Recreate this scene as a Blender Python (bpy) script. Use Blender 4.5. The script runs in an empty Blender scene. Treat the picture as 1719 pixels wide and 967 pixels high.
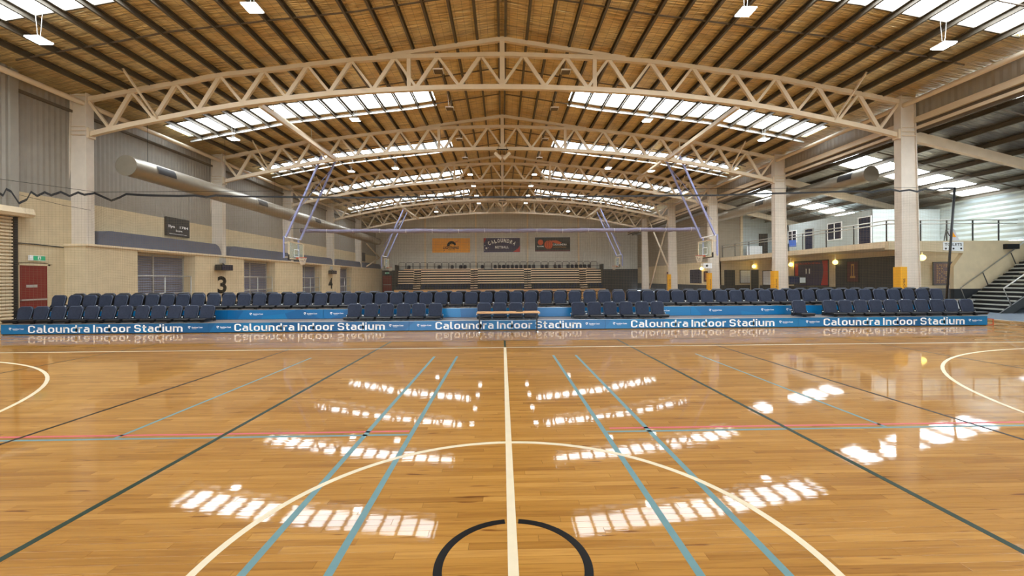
import bpy, math, random
from mathutils import Vector, Matrix
random.seed(7)
S = bpy.context.scene
COL = S.collection
# ------------------------------------------------------------------ camera
cd = bpy.data.cameras.new('camera'); cam = bpy.data.objects.new('camera', cd); COL.objects.link(cam)
cd.sensor_width = 36; cd.lens = 701.1 / 1719 * 36; cd.shift_y = -14.38 / 1719; cd.clip_end = 300
yaw, roll = 0.0229, -0.0068
fw = Vector((math.sin(yaw), math.cos(yaw), 0)); rt = Vector((math.cos(yaw), -math.sin(yaw), 0)); up = Vector((0, 0, 1))
r3 = rt * math.cos(roll) + up * math.sin(roll); u3 = -rt * math.sin(roll) + up * math.cos(roll)
cam.matrix_world = Matrix(((r3.x, u3.x, -fw.x, -0.05), (r3.y, u3.y, -fw.y, -2.374), (r3.z, u3.z, -fw.z, 1.621), (0, 0, 0, 1)))
S.camera = cam
# ------------------------------------------------------------------ world and exposure
W = bpy.data.worlds.new('sky'); S.world = W; W.use_nodes = True
W.node_tree.nodes['Background'].inputs[0].default_value = (0.75, 0.87, 1.0, 1)
W.node_tree.nodes['Background'].inputs[1].default_value = 7.0
S.view_settings.view_transform = 'Standard'; S.view_settings.look = 'None'; S.view_settings.gamma = 1
S.view_settings.exposure = 0.7
SKYLIGHT = 9.0       # radiance of the daylit fibreglass roof sheets

# ------------------------------------------------------------------ materials
def srgb(c):
    return tuple((x / 12.92 if x <= .04045 else ((x + .055) / 1.055) ** 2.4) for x in c)
def nodes(name):
    m = bpy.data.materials.new(name); m.use_nodes = True
    nt = m.node_tree; b = nt.nodes['Principled BSDF']
    return m, nt, b
def mat(name, c, rough=.6, metal=0, vary=.06, vscale=3, bump=0, bscale=40, emit=None, es=0, alpha=None, trans=0, stretch=None, spec=None):
    m, nt, b = nodes(name)
    col = srgb(c)
    b.inputs['Roughness'].default_value = rough; b.inputs['Metallic'].default_value = metal
    if spec is not None: b.inputs['Specular IOR Level'].default_value = spec
    tc = nt.nodes.new('ShaderNodeTexCoord'); mp = nt.nodes.new('ShaderNodeMapping')
    nt.links.new(tc.outputs['Object'], mp.inputs[0])
    if stretch: mp.inputs['Scale'].default_value = stretch
    n = nt.nodes.new('ShaderNodeTexNoise'); n.inputs['Scale'].default_value = vscale; n.inputs['Detail'].default_value = 4
    nt.links.new(mp.outputs[0], n.inputs[0])
    r = nt.nodes.new('ShaderNodeValToRGB')
    r.color_ramp.elements[0].position = .3; r.color_ramp.elements[1].position = .7
    r.color_ramp.elements[0].color = tuple(x * (1 - vary) for x in col) + (1,)
    r.color_ramp.elements[1].color = tuple(min(1, x * (1 + vary)) for x in col) + (1,)
    nt.links.new(n.outputs[0], r.inputs[0]); nt.links.new(r.outputs[0], b.inputs['Base Color'])
    if bump:
        n2 = nt.nodes.new('ShaderNodeTexNoise'); n2.inputs['Scale'].default_value = bscale; n2.inputs['Detail'].default_value = 3
        nt.links.new(mp.outputs[0], n2.inputs[0])
        bp = nt.nodes.new('ShaderNodeBump'); bp.inputs['Strength'].default_value = bump; bp.inputs['Distance'].default_value = .02
        nt.links.new(n2.outputs[0], bp.inputs['Height']); nt.links.new(bp.outputs[0], b.inputs['Normal'])
    if emit:
        b.inputs['Emission Color'].default_value = srgb(emit) + (1,); b.inputs['Emission Strength'].default_value = es
    if trans: b.inputs['Transmission Weight'].default_value = trans
    if alpha is not None: b.inputs['Alpha'].default_value = alpha
    return m

PW, PL = .068, 1.13      # floor board width and length
def floor_mat():
    m, nt, b = nodes('polished_timber_floor')
    N = nt.nodes.new; L = nt.links.new
    g = N('ShaderNodeNewGeometry'); sp = N('ShaderNodeSeparateXYZ'); L(g.outputs['Position'], sp.inputs[0])
    def M(op, a, c=None, d=None):
        n = N('ShaderNodeMath'); n.operation = op
        for i, v in enumerate((a, c, d)):
            if v is None: continue
            if isinstance(v, (int, float)): n.inputs[i].default_value = v
            else: L(v, n.inputs[i])
        return n.outputs[0]
    row = M('FLOOR', M('DIVIDE', sp.outputs[1], PW))
    off = M('MULTIPLY', M('FRACT', M('MULTIPLY', row, .6180339)), 1.0)
    xx = M('ADD', M('DIVIDE', sp.outputs[0], PL), off)
    colm = M('FLOOR', xx)
    cb = N('ShaderNodeCombineXYZ'); L(row, cb.inputs[0]); L(colm, cb.inputs[1])
    wn = N('ShaderNodeTexWhiteNoise'); wn.noise_dimensions = '2D'; L(cb.outputs[0], wn.inputs[0])
    ramp = N('ShaderNodeValToRGB'); L(wn.outputs[0], ramp.inputs[0])
    e = ramp.color_ramp.elements
    e[0].position = 0; e[0].color = srgb((.585, .405, .165)) + (1,)
    e[1].position = 1; e[1].color = srgb((.70, .515, .25)) + (1,)
    x = e.new(.3); x.color = srgb((.64, .455, .195)) + (1,)
    x = e.new(.75); x.color = srgb((.66, .475, .215)) + (1,)
    # grain stretched along the boards
    cg = N('ShaderNodeCombineXYZ'); L(M('MULTIPLY', sp.outputs[0], 1.6), cg.inputs[0]); L(M('MULTIPLY', sp.outputs[1], 38), cg.inputs[1]); L(M('MULTIPLY', wn.outputs[0], 30), cg.inputs[2])
    gn = N('ShaderNodeTexNoise'); gn.inputs['Scale'].default_value = 1; gn.inputs['Detail'].default_value = 5; gn.inputs['Roughness'].default_value = .62; gn.inputs['Distortion'].default_value = .6
    L(cg.outputs[0], gn.inputs[0])
    gr = N('ShaderNodeValToRGB'); L(gn.outputs[0], gr.inputs[0])
    gr.color_ramp.elements[0].position = .3; gr.color_ramp.elements[0].color = (.78, .73, .68, 1)
    gr.color_ramp.elements[1].position = .56; gr.color_ramp.elements[1].color = (1.06, 1.06, 1.06, 1)
    mx = N('ShaderNodeMix'); mx.data_type = 'RGBA'; mx.blend_type = 'MULTIPLY'; mx.inputs[0].default_value = 1
    L(ramp.outputs[0], mx.inputs[6]); L(gr.outputs[0], mx.inputs[7])
    # occasional dark gum veins
    cv = N('ShaderNodeCombineXYZ'); L(M('MULTIPLY', sp.outputs[0], 2.2), cv.inputs[0]); L(M('MULTIPLY', sp.outputs[1], 26), cv.inputs[1])
    vn = N('ShaderNodeTexNoise'); vn.inputs['Scale'].default_value = 1; vn.inputs['Detail'].default_value = 2; L(cv.outputs[0], vn.inputs[0])
    vr = N('ShaderNodeValToRGB'); L(vn.outputs[0], vr.inputs[0])
    vr.color_ramp.elements[0].position = .27; vr.color_ramp.elements[0].color = (.42, .3, .22, 1)
    vr.color_ramp.elements[1].position = .33; vr.color_ramp.elements[1].color = (1, 1, 1, 1)
    m2 = N('ShaderNodeMix'); m2.data_type = 'RGBA'; m2.blend_type = 'MULTIPLY'; m2.inputs[0].default_value = 1
    L(mx.outputs[2], m2.inputs[6]); L(vr.outputs[0], m2.inputs[7])
    # joints
    fy = M('FRACT', M('DIVIDE', sp.outputs[1], PW)); fx = M('FRACT', xx)
    j = M('MINIMUM', M('MINIMUM', fy, M('SUBTRACT', 1, fy)), M('MULTIPLY', M('MINIMUM', fx, M('SUBTRACT', 1, fx)), PL / PW))
    jr = M('MULTIPLY_ADD', M('GREATER_THAN', j, .012), .22, .78)
    m3 = N('ShaderNodeMix'); m3.data_type = 'RGBA'; m3.blend_type = 'MULTIPLY'; m3.inputs[0].default_value = 1
    cj = N('ShaderNodeCombineColor'); [L(jr, cj.inputs[i]) for i in range(3)]
    L(m2.outputs[2], m3.inputs[6]); L(cj.outputs[0], m3.inputs[7])
    L(m3.outputs[2], b.inputs['Base Color'])
    b.inputs['Roughness'].default_value = .45
    b.inputs['Specular IOR Level'].default_value = .05
    cq = N('ShaderNodeCombineXYZ'); L(M('MULTIPLY', sp.outputs[0], 1.2), cq.inputs[0]); L(M('MULTIPLY', sp.outputs[1], 3.5), cq.inputs[1])
    qn = N('ShaderNodeTexNoise'); qn.inputs['Scale'].default_value = 1; qn.inputs['Detail'].default_value = 1; L(cq.outputs[0], qn.inputs[0])
    qr = N('ShaderNodeMapRange'); qr.inputs[1].default_value = .38; qr.inputs[2].default_value = .62; qr.inputs[3].default_value = .68; qr.inputs[4].default_value = .82
    L(qn.outputs[0], qr.inputs[0]); L(qr.outputs[0], b.inputs['Coat Weight']); b.inputs['Coat Roughness'].default_value = .035; b.inputs['Coat IOR'].default_value = 1.36
    # varnish: gentle waviness, each board a touch out of level
    cw = N('ShaderNodeCombineXYZ'); L(M('MULTIPLY', sp.outputs[0], 1.3), cw.inputs[0]); L(M('MULTIPLY', sp.outputs[1], 9), cw.inputs[1]); L(M('MULTIPLY', wn.outputs[0], .8), cw.inputs[2])
    w = N('ShaderNodeTexNoise'); w.inputs['Scale'].default_value = 2; w.inputs['Detail'].default_value = 2; L(cw.outputs[0], w.inputs[0])
    bp = N('ShaderNodeBump'); bp.inputs['Strength'].default_value = .12; bp.inputs['Distance'].default_value = .0017
    L(w.outputs[0], bp.inputs['Height']); L(bp.outputs[0], b.inputs['Coat Normal'])
    return m
def foil_mat(name='roof_insulation_foil', c0=(.88, .76, .54), c1=(1.0, .93, .72), metal=.6):
    m, nt, b = nodes(name)
    N = nt.nodes.new; L = nt.links.new
    g = N('ShaderNodeNewGeometry'); sp = N('ShaderNodeSeparateXYZ'); L(g.outputs['Position'], sp.inputs[0])
    def M(op, a, c=None):
        n = N('ShaderNodeMath'); n.operation = op
        for i, v in enumerate((a, c)):
            if v is None: continue
            if isinstance(v, (int, float)): n.inputs[i].default_value = v
            else: L(v, n.inputs[i])
        return n.outputs[0]
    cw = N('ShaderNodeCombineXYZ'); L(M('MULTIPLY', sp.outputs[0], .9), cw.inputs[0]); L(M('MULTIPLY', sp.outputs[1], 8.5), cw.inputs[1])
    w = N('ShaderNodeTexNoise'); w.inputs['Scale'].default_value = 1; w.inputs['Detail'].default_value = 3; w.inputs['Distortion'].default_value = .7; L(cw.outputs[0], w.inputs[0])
    bp = N('ShaderNodeBump'); bp.inputs['Strength'].default_value = 1; bp.inputs['Distance'].default_value = .16
    L(w.outputs[0], bp.inputs['Height']); L(bp.outputs[0], b.inputs['Normal'])
    # wire mesh that carries the blanket
    fx = M('FRACT', M('DIVIDE', sp.outputs[0], .29)); fy = M('FRACT', M('DIVIDE', sp.outputs[1], .15))
    wire = M('MULTIPLY', M('GREATER_THAN', fx, .03), M('GREATER_THAN', fy, .04))
    n2 = N('ShaderNodeTexNoise'); n2.inputs['Scale'].default_value = .8; n2.inputs['Detail'].default_value = 4; L(g.outputs['Position'], n2.inputs[0])
    r = N('ShaderNodeValToRGB'); L(n2.outputs[0], r.inputs[0])
    r.color_ramp.elements[0].position = .3; r.color_ramp.elements[0].color = srgb(c0) + (1,)
    r.color_ramp.elements[1].position = .7; r.color_ramp.elements[1].color = srgb(c1) + (1,)
    mx = N('ShaderNodeMix'); mx.data_type = 'RGBA'; mx.inputs[6].default_value = (.28, .21, .13, 1)
    cr = N('ShaderNodeMapRange'); cr.inputs[1].default_value = .36; cr.inputs[2].default_value = .55; cr.inputs[3].default_value = .72; cr.inputs[4].default_value = 1.0; L(w.outputs[0], cr.inputs[0])  # wrinkle light and shade painted into the foil colour, following the bump noise
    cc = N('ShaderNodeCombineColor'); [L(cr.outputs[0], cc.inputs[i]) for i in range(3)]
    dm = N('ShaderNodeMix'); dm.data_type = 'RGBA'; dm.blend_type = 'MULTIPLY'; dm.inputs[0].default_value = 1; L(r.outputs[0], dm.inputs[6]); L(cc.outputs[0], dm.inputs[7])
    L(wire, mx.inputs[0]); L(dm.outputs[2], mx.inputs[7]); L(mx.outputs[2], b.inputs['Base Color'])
    b.inputs['Metallic'].default_value = metal; b.inputs['Roughness'].default_value = .34
    return m
def pane_mat():
    m, nt, b = nodes('daylit_fibreglass')
    N = nt.nodes.new; L = nt.links.new
    g = N('ShaderNodeNewGeometry'); wv = N('ShaderNodeTexWave'); wv.bands_direction = 'Y'; wv.inputs['Scale'].default_value = 2.2
    L(g.outputs['Position'], wv.inputs[0])
    r = N('ShaderNodeValToRGB'); L(wv.outputs[0], r.inputs[0])
    r.color_ramp.elements[0].color = (.80, .90, 1, 1); r.color_ramp.elements[1].color = (.93, .97, 1, 1)
    b.inputs['Base Color'].default_value = (.7, .75, .75, 1); b.inputs['Roughness'].default_value = .5
    L(r.outputs[0], b.inputs['Emission Color']); b.inputs['Emission Strength'].default_value = SKYLIGHT
    return m
def blue_mat():
    m, nt, b = nodes('blue_sign_board')
    N = nt.nodes.new; L = nt.links.new
    g = N('ShaderNodeNewGeometry'); v = N('ShaderNodeTexVoronoi'); v.inputs['Scale'].default_value = .7
    mp = N('ShaderNodeMapping'); mp.inputs['Rotation'].default_value = (0, .7, 0); mp.inputs['Scale'].default_value = (1, .01, 1.4)
    L(g.outputs['Position'], mp.inputs[0]); L(mp.outputs[0], v.inputs[0])
    s = N('ShaderNodeSeparateColor'); L(v.outputs['Color'], s.inputs[0])
    r = N('ShaderNodeValToRGB'); L(s.outputs[0], r.inputs[0]); r.color_ramp.interpolation = 'CONSTANT'
    r.color_ramp.elements[0].color = srgb((.0, .34, .54)) + (1,)
    r.color_ramp.elements[1].position = .6; r.color_ramp.elements[1].color = srgb((.0, .43, .64)) + (1,)
    e = r.color_ramp.elements.new(.3); e.color = srgb((.0, .39, .60)) + (1,)
    L(r.outputs[0], b.inputs['Base Color']); b.inputs['Roughness'].default_value = .35
    return m

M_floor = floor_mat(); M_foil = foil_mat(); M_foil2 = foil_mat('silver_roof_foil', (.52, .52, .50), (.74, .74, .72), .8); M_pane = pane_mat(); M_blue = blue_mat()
M_cream = mat('cream_painted_masonry', (.83, .76, .62), .8, bump=.15, bscale=60)
M_ledge = mat('cream_ledge_paint', (.88, .81, .68), .6)
M_steel = mat('beige_painted_steel', (.85, .785, .68), .5, vary=.04)
M_col = mat('offwhite_column_paint', (.84, .80, .74), .6, vary=.05)
M_purlin = mat('galvanised_purlin', (.38, .35, .30), .45, metal=.3)
M_bridge = mat('galvanised_bridging', (.42, .38, .33), .5, metal=.3)
M_corr = mat('grey_corrugated_steel', (.60, .58, .54), .5, metal=.1, vary=.05)
M_clad = mat('pale_wall_cladding', (.72, .76, .76), .5, vary=.04)
M_browncorr = mat('taupe_wall_cladding', (.62, .58, .51), .6)
M_backwall = mat('warm_grey_cladding', (.80, .79, .74), .65)
M_dark = mat('black_plastic', (.05, .05, .055), .5)
M_charcoal = mat('charcoal_paint', (.17, .18, .19), .6)
M_fabric = mat('slate_blue_fabric', (.185, .208, .265), .9, vary=.12, vscale=14, bump=.3, bscale=300, spec=.2)
M_pipe = mat('grey_blue_piping', (.32, .35, .42), .7)
M_shell = mat('black_seat_shell', (.055, .06, .07), .45)
M_white = mat('white_vinyl', (.96, .97, .97), .5, vary=.01)
M_deck = mat('grey_timber_deck', (.55, .49, .43), .3, vary=.1, bump=.1)
M_black = mat('black_line_paint', (.05, .045, .045), .4, vary=.02, spec=.12)
M_green = mat('dark_green_line_paint', (.07, .17, .10), .4, spec=.12)
M_lwhite = mat('white_line_paint', (.84, .79, .67), .4, vary=.03, vscale=8, spec=.15)
M_lblue = mat('pale_blue_line_tape', (.38, .52, .53), .4, vary=.06, vscale=8, spec=.12)
M_pink = mat('pink_line_tape', (.75, .33, .36), .4, spec=.15)
M_lav = mat('lavender_painted_steel', (.60, .63, .82), .4)
M_mat = mat('slate_vinyl_padding', (.36, .38, .44), .6, bump=.3, bscale=6)
M_duct = mat('galvanised_duct', (.60, .57, .51), .4, metal=.55, vary=.06)
M_grille = mat('dark_duct_grille', (.13, .11, .10), .6)
M_red = mat('red_door_paint', (.48, .12, .09), .5)
M_silver = mat('brushed_metal', (.78, .78, .76), .35, metal=.6)
M_cord = mat('brown_net_cord', (.50, .44, .35), .8)
M_wood = mat('varnished_pale_timber', (.85, .66, .45), .35, vary=.1, vscale=2, stretch=(1, 8, 8))
M_woodface = mat('bleacher_board_timber', (.97, .84, .68), .35, vary=.05)
M_yellow = mat('yellow_pad_vinyl', (.91, .66, .10), .5)
M_signorange = mat('amber_sign_board', (.98, .66, .10), .5)
M_navy = mat('navy_sign_board', (.16, .14, .30), .5)
M_grey = mat('grey_carpet', (.38, .42, .46), .9, bump=.3, bscale=200)
M_stair = mat('dark_grey_stair_steel', (.20, .21, .21), .5)
M_nosing = mat('grey_stair_nosing', (.70, .70, .66), .6)
M_glow = mat('lit_lamp_diffuser', (1, 1, 1), .5, emit=(.95, .98, 1), es=20)
M_globe = mat('lit_globe', (1, .95, .75), .5, emit=(1, .88, .45), es=3.2)
M_exit = mat('lit_green_exit_face', (.05, .45, .30), .5, emit=(.10, .55, .38), es=.5)
M_signgrey = mat('pale_sign_plastic', (.80, .82, .86), .5)
M_glass = mat('backboard_glass', (.75, .85, .80), .08, alpha=.30)
M_rim = mat('orange_rim', (.70, .26, .14), .5)
M_netw = mat('white_hoop_net', (.85, .80, .72), .8)
M_curt = mat('rolled_divider_fabric', (.50, .48, .58), .7, bump=.6, bscale=12)
M_screen = mat('dark_blue_screen', (.07, .10, .22), .2)
M_louvre = mat('slate_louvre', (.44, .45, .52), .5)
M_orange = mat('orange_print', (.87, .36, .16), .5)
M_redp = mat('red_print', (.72, .14, .16), .5)
M_maroon = mat('maroon_print', (.30, .10, .12), .5)
M_bluechair = mat('blue_plastic', (.22, .40, .72), .4)
M_ochre = mat('ochre_print', (.72, .52, .25), .6)
M_win = mat('dark_window_glass', (.10, .14, .24), .1)
M_shutter = mat('cream_roller_shutter', (.86, .79, .66), .5)

# ------------------------------------------------------------------ mesh builder
class MB:
    def __init__(s): s.v = []; s.f = []; s.sm = []
    def add(s, vs, fs, smooth=False):
        o = len(s.v); s.v += [tuple(v) for v in vs]
        for f in fs: s.f.append([i + o for i in f]); s.sm.append(smooth)
        return s
    def box(s, x0, x1, y0, y1, z0, z1):
        vs = [(x, y, z) for x in (x0, x1) for y in (y0, y1) for z in (z0, z1)]
        return s.add(vs, [(0, 1, 3, 2), (4, 6, 7, 5), (0, 4, 5, 1), (2, 3, 7, 6), (0, 2, 6, 4), (1, 5, 7, 3)])
    def cbox(s, x0, x1, y0, y1, z0, z1, c=.003):   # top edges chamfered
        vs = [(x, y, z0) for x in (x0, x1) for y in (y0, y1)] + [(x, y, z1 - c) for x in (x0, x1) for y in (y0, y1)] + \
             [(x, y, z1) for x in (x0 + c, x1 - c) for y in (y0 + c, y1 - c)]
        return s.add(vs, [(0, 2, 3, 1), (0, 1, 5, 4), (2, 6, 7, 3), (0, 4, 6, 2), (1, 3, 7, 5), (4, 5, 9, 8), (6, 10, 11, 7), (4, 8, 10, 6), (5, 7, 11, 9), (8, 9, 11, 10)])
    def bar(s, a, b, w, h, u=(0, 0, 1)):
        a = Vector(a); b = Vector(b); d = (b - a).normalized(); u = Vector(u)
        if abs(d.dot(u)) > .99: u = Vector((0, 1, 0))
        r = d.cross(u).normalized() * (w / 2); t = r.cross(d).normalized() * (h / 2)
        vs = [p + i * r + j * t for p in (a, b) for i, j in ((-1, -1), (1, -1), (1, 1), (-1, 1))]
        return s.add(vs, [(0, 3, 2, 1), (4, 5, 6, 7), (0, 1, 5, 4), (1, 2, 6, 5), (2, 3, 7, 6), (3, 0, 4, 7)])
    def tube(s, a, b, r, n=8, r2=None, caps=True):
        a = Vector(a); b = Vector(b); d = (b - a).normalized(); u = Vector((0, 0, 1))
        if abs(d.dot(u)) > .99: u = Vector((0, 1, 0))
        e1 = d.cross(u).normalized(); e2 = e1.cross(d); r2 = r if r2 is None else r2
        vs = [p + (e1 * math.cos(2 * math.pi * i / n) + e2 * math.sin(2 * math.pi * i / n)) * q for p, q in ((a, r), (b, r2)) for i in range(n)]
        s.add(vs, [(i, (i + 1) % n, n + (i + 1) % n, n + i) for i in range(n)], n >= 6)
        if caps:
            o = len(s.v) - 2 * n
            s.f.append([o + i for i in range(n)][::-1]); s.sm.append(False); s.f.append([o + n + i for i in range(n)]); s.sm.append(False)
        return s
    def path(s, pts, r, n=6, closed=False):
        P = [Vector(p) for p in pts]; k = len(P); vs = []
        for i in range(k):
            a = P[(i - 1) % k] if (closed or i) else P[i]; b = P[(i + 1) % k] if (closed or i < k - 1) else P[i]
            d = (b - a).normalized(); u = Vector((0, 0, 1)) if abs(d.z) < .95 else Vector((0, 1, 0))
            if closed: u = Vector((.02, 1, .03)).normalized() if abs(d.y) < .9 else Vector((0, 0, 1))
            e1 = d.cross(u).normalized(); e2 = e1.cross(d)
            rr = r[i] if isinstance(r, (list, tuple)) else r
            vs += [P[i] + (e1 * math.cos(2 * math.pi * j / n) + e2 * math.sin(2 * math.pi * j / n)) * rr for j in range(n)]
        fs = [(i * n + j, i * n + (j + 1) % n, ((i + 1) % k) * n + (j + 1) % n, ((i + 1) % k) * n + j) for i in range(k if closed else k - 1) for j in range(n)]
        s.add(vs, fs, n >= 6)
        if not closed:
            o = len(s.v) - k * n
            s.f.append([o + i for i in range(n)][::-1]); s.sm.append(False); s.f.append([o + (k - 1) * n + i for i in range(n)]); s.sm.append(False)
        return s
    def prism(s, poly, ax, lo, hi):   # poly in the two other axes (order kept)
        n = len(poly)
        def P(a, b, c): return {'x': (c, a, b), 'y': (a, c, b), 'z': (a, b, c)}[ax]
        vs = [P(a, b, lo) for a, b in poly] + [P(a, b, hi) for a, b in poly]
        return s.add(vs, [list(range(n))[::-1], [n + i for i in range(n)]] + [(i, (i + 1) % n, n + (i + 1) % n, n + i) for i in range(n)])
    def strip(s, top, bot, ax_lo, ax_hi):   # closed section swept: top/bot polylines in XZ, thickness in Y
        n = len(top)
        vs = [(x, y, z) for y in (ax_lo, ax_hi) for L in (top, bot) for x, z in L]
        def I(k, l, i): return (k * 2 + l) * n + i
        fs = []
        for i in range(n - 1):
            fs += [(I(0, 0, i), I(0, 1, i), I(0, 1, i + 1), I(0, 0, i + 1)), (I(1, 0, i), I(1, 0, i + 1), I(1, 1, i + 1), I(1, 1, i)),
                   (I(0, 0, i), I(0, 0, i + 1), I(1, 0, i + 1), I(1, 0, i)), (I(0, 1, i), I(1, 1, i), I(1, 1, i + 1), I(0, 1, i + 1))]
        fs += [(I(0, 0, 0), I(1, 0, 0), I(1, 1, 0), I(0, 1, 0)), (I(0, 0, n - 1), I(0, 1, n - 1), I(1, 1, n - 1), I(1, 0, n - 1))]
        return s.add(vs, fs)
    def build(s, name, m, parent=None, base=False):
        xs = [v[0] for v in s.v]; ys = [v[1] for v in s.v]; zs = [v[2] for v in s.v]
        c = ((min(xs) + max(xs)) / 2, (min(ys) + max(ys)) / 2, min(zs))
        me = bpy.data.meshes.new(name)
        me.from_pydata([(v[0] - c[0], v[1] - c[1], v[2] - c[2]) for v in s.v], [], s.f)
        me.polygons.foreach_set('use_smooth', s.sm); me.materials.append(m); me.update()
        o = bpy.data.objects.new(name, me); COL.objects.link(o); o.location = c
        if parent:
            o.parent = parent
            if parent.type == 'MESH': o.location = tuple(c[i] - parent['_o'][i] for i in range(3))
        o['_o'] = c
        return o
def struct(o): o['kind'] = 'structure'; return o
def root(name, label, cat, loc=(0, 0, 0), rz=0, group=None):
    o = bpy.data.objects.new(name, None); COL.objects.link(o); o.location = loc; o.rotation_euler = (0, 0, rz)
    o.empty_display_size = .2
    tag(o, label, cat, group); return o
def tag(o, label, cat, group=None):
    o['label'] = label; o['category'] = cat
    if group: o['group'] = group
    return o
KIDS = {}
def copy_tree(r, loc=None, rz=None, label=None, group=None):
    def rec(o, par):
        c = o.copy(); COL.objects.link(c)
        if par is not None: c.parent = par
        for ch in kids(o): rec(ch, c)
        return c
    c = rec(r, None)
    if loc is not None: c.location = loc
    if rz is not None: c.rotation_euler = (0, 0, rz)
    if label: c['label'] = label
    if group: c['group'] = group
    return c
def kids(o):
    if o.name not in KIDS: KIDS[o.name] = list(o.children)
    return KIDS[o.name]
def text_mesh(txt, off=0.0, shear=0.0, spacing=1.0):
    cu = bpy.data.curves.new('t', 'FONT'); cu.body = txt; cu.offset = off; cu.shear = shear; cu.space_character = spacing; cu.resolution_u = 3
    o = bpy.data.objects.new('t', cu); COL.objects.link(o)
    dg = bpy.context.evaluated_depsgraph_get(); me = o.evaluated_get(dg).to_mesh()
    vs = [tuple(v.co) for v in me.vertices]; fs = [tuple(p.vertices) for p in me.polygons]
    o.evaluated_get(dg).to_mesh_clear(); bpy.data.objects.remove(o); bpy.data.curves.remove(cu)
    return vs, fs
def put_text(mb, txt, x0, x1, z0, z1, fn, off=0.0, shear=0.0, spacing=1.0):
    """text stretched into the rectangle x0..x1, z0..z1; fn maps (u, v) to a 3-D point"""
    vs, fs = text_mesh(txt, off, shear, spacing)
    ax = min(v[0] for v in vs); bx = max(v[0] for v in vs); ay = min(v[1] for v in vs); by = max(v[1] for v in vs)
    mb.add([fn(x0 + (v[0] - ax) / (bx - ax) * (x1 - x0), z0 + (v[1] - ay) / (by - ay) * (z1 - z0)) for v in vs], fs)
    return mb
def arcp(cx, cy, r, a0, a1, n=5):
    return [(cx + r * math.cos(math.radians(a0 + (a1 - a0) * i / n)), cy + r * math.sin(math.radians(a0 + (a1 - a0) * i / n))) for i in range(n + 1)]
def glyph(ch, t=.145):
    """strokes of a squarish sans letter, cap height 1; returns (polylines, advance)"""
    h = t / 2; X = .74; r = .17; xl = h
    if ch in 'oudnaCS': pass
    w = {'C': .60, 'S': .58, 'a': .50, 'o': .54, 'u': .53, 'n': .53, 'd': .54, 'r': .34, 'm': .84, 'l': .26, 'i': t, 'I': t, 't': .36, ' ': .14}[ch]
    xr = w - h; P = []
    if ch == 'C': P = [[(xr, .68)] + arcp(xr - r, 1 - h - r, r, 0, 90) + arcp(xl + r, 1 - h - r, r, 90, 180) + arcp(xl + r, h + r, r, 180, 270) + arcp(xr - r, h + r, r, 270, 360) + [(xr, .32)]]
    if ch == 'S': q = .16; P = [[(xr, .74)] + arcp(xr - q, 1 - h - q, q, 0, 90) + arcp(xl + q, 1 - h - q, q, 90, 180) + arcp(xl + q, .53 + q - .02, q, 180, 270)[0:1] + arcp(xl + q, .51 + q, q, 180, 250) + [(.5 * w, .5)] + arcp(xr - q, .49 - q, q, 70, 0) + arcp(xr - q, h + q, q, 0, -90) + arcp(xl + q, h + q, q, 270, 180) + [(xl, .26)]]
    if ch in 'od': P = [arcp(xr - r, X - h - r, r, 0, 90) + arcp(xl + r, X - h - r, r, 90, 180) + arcp(xl + r, h + r, r, 180, 270) + arcp(xr - r, h + r, r, 270, 360) + [(xr, X - h - r + .001)]]
    if ch == 'd': P.append([(xr, 0), (xr, 1.02)])
    if ch == 'u': P = [[(xl, X)] + arcp(xl + r, h + r, r, 180, 270) + arcp(xr - r, h + r, r, 270, 360), [(xr, X), (xr, 0)]]
    if ch == 'n': P = [[(xl, 0), (xl, X)], [(xl, X - h - r)] + arcp(xl + r, X - h - r, r, 180, 90) + arcp(xr - r, X - h - r, r, 90, 0) + [(xr, 0)]]
    if ch == 'm': m = w / 2; P = [[(xl, 0), (xl, X)]] + [[(a, X - h - r)] + arcp(a + r * .9, X - h - r, r * .9, 180, 90) + arcp(b - r * .9, X - h - r, r * .9, 90, 0) + [(b, 0)] for a, b in ((xl, m), (m, xr))]
    if ch == 'r': P = [[(xl, 0), (xl, X)], [(xl, X - h - r)] + arcp(xl + r, X - h - r, r, 180, 90) + [(w, X - h)]]
    if ch == 'a': q = .14; P = [[(xl + .02, X - h)] + arcp(xr - r, X - h - r, r, 90, 0) + [(xr, 0)], [(xr, .44), (xl + q, .44)] + arcp(xl + q, .44 - q, q, 90, 180)[1:] + arcp(xl + q, h + q, q, 180, 270) + [(xr, h)]]
    if ch == 'l': P = [[(xl, 1.02)] + arcp(xl + .13, h + .13, .13, 180, 270) + [(w, h)]]
    if ch == 'I': P = [[(xl, 0), (xl, 1)]]
    if ch == 'i': P = [[(xl, 0), (xl, X)], [(xl, .87), (xl, 1.02)]]
    if ch == 't': P = [[(.15, .95)] + arcp(.15 + .13, h + .13, .13, 180, 270) + [(w, h)], [(0, X - h), (w, X - h)]]
    return P, w + (.115 if ch != ' ' else .06)
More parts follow.
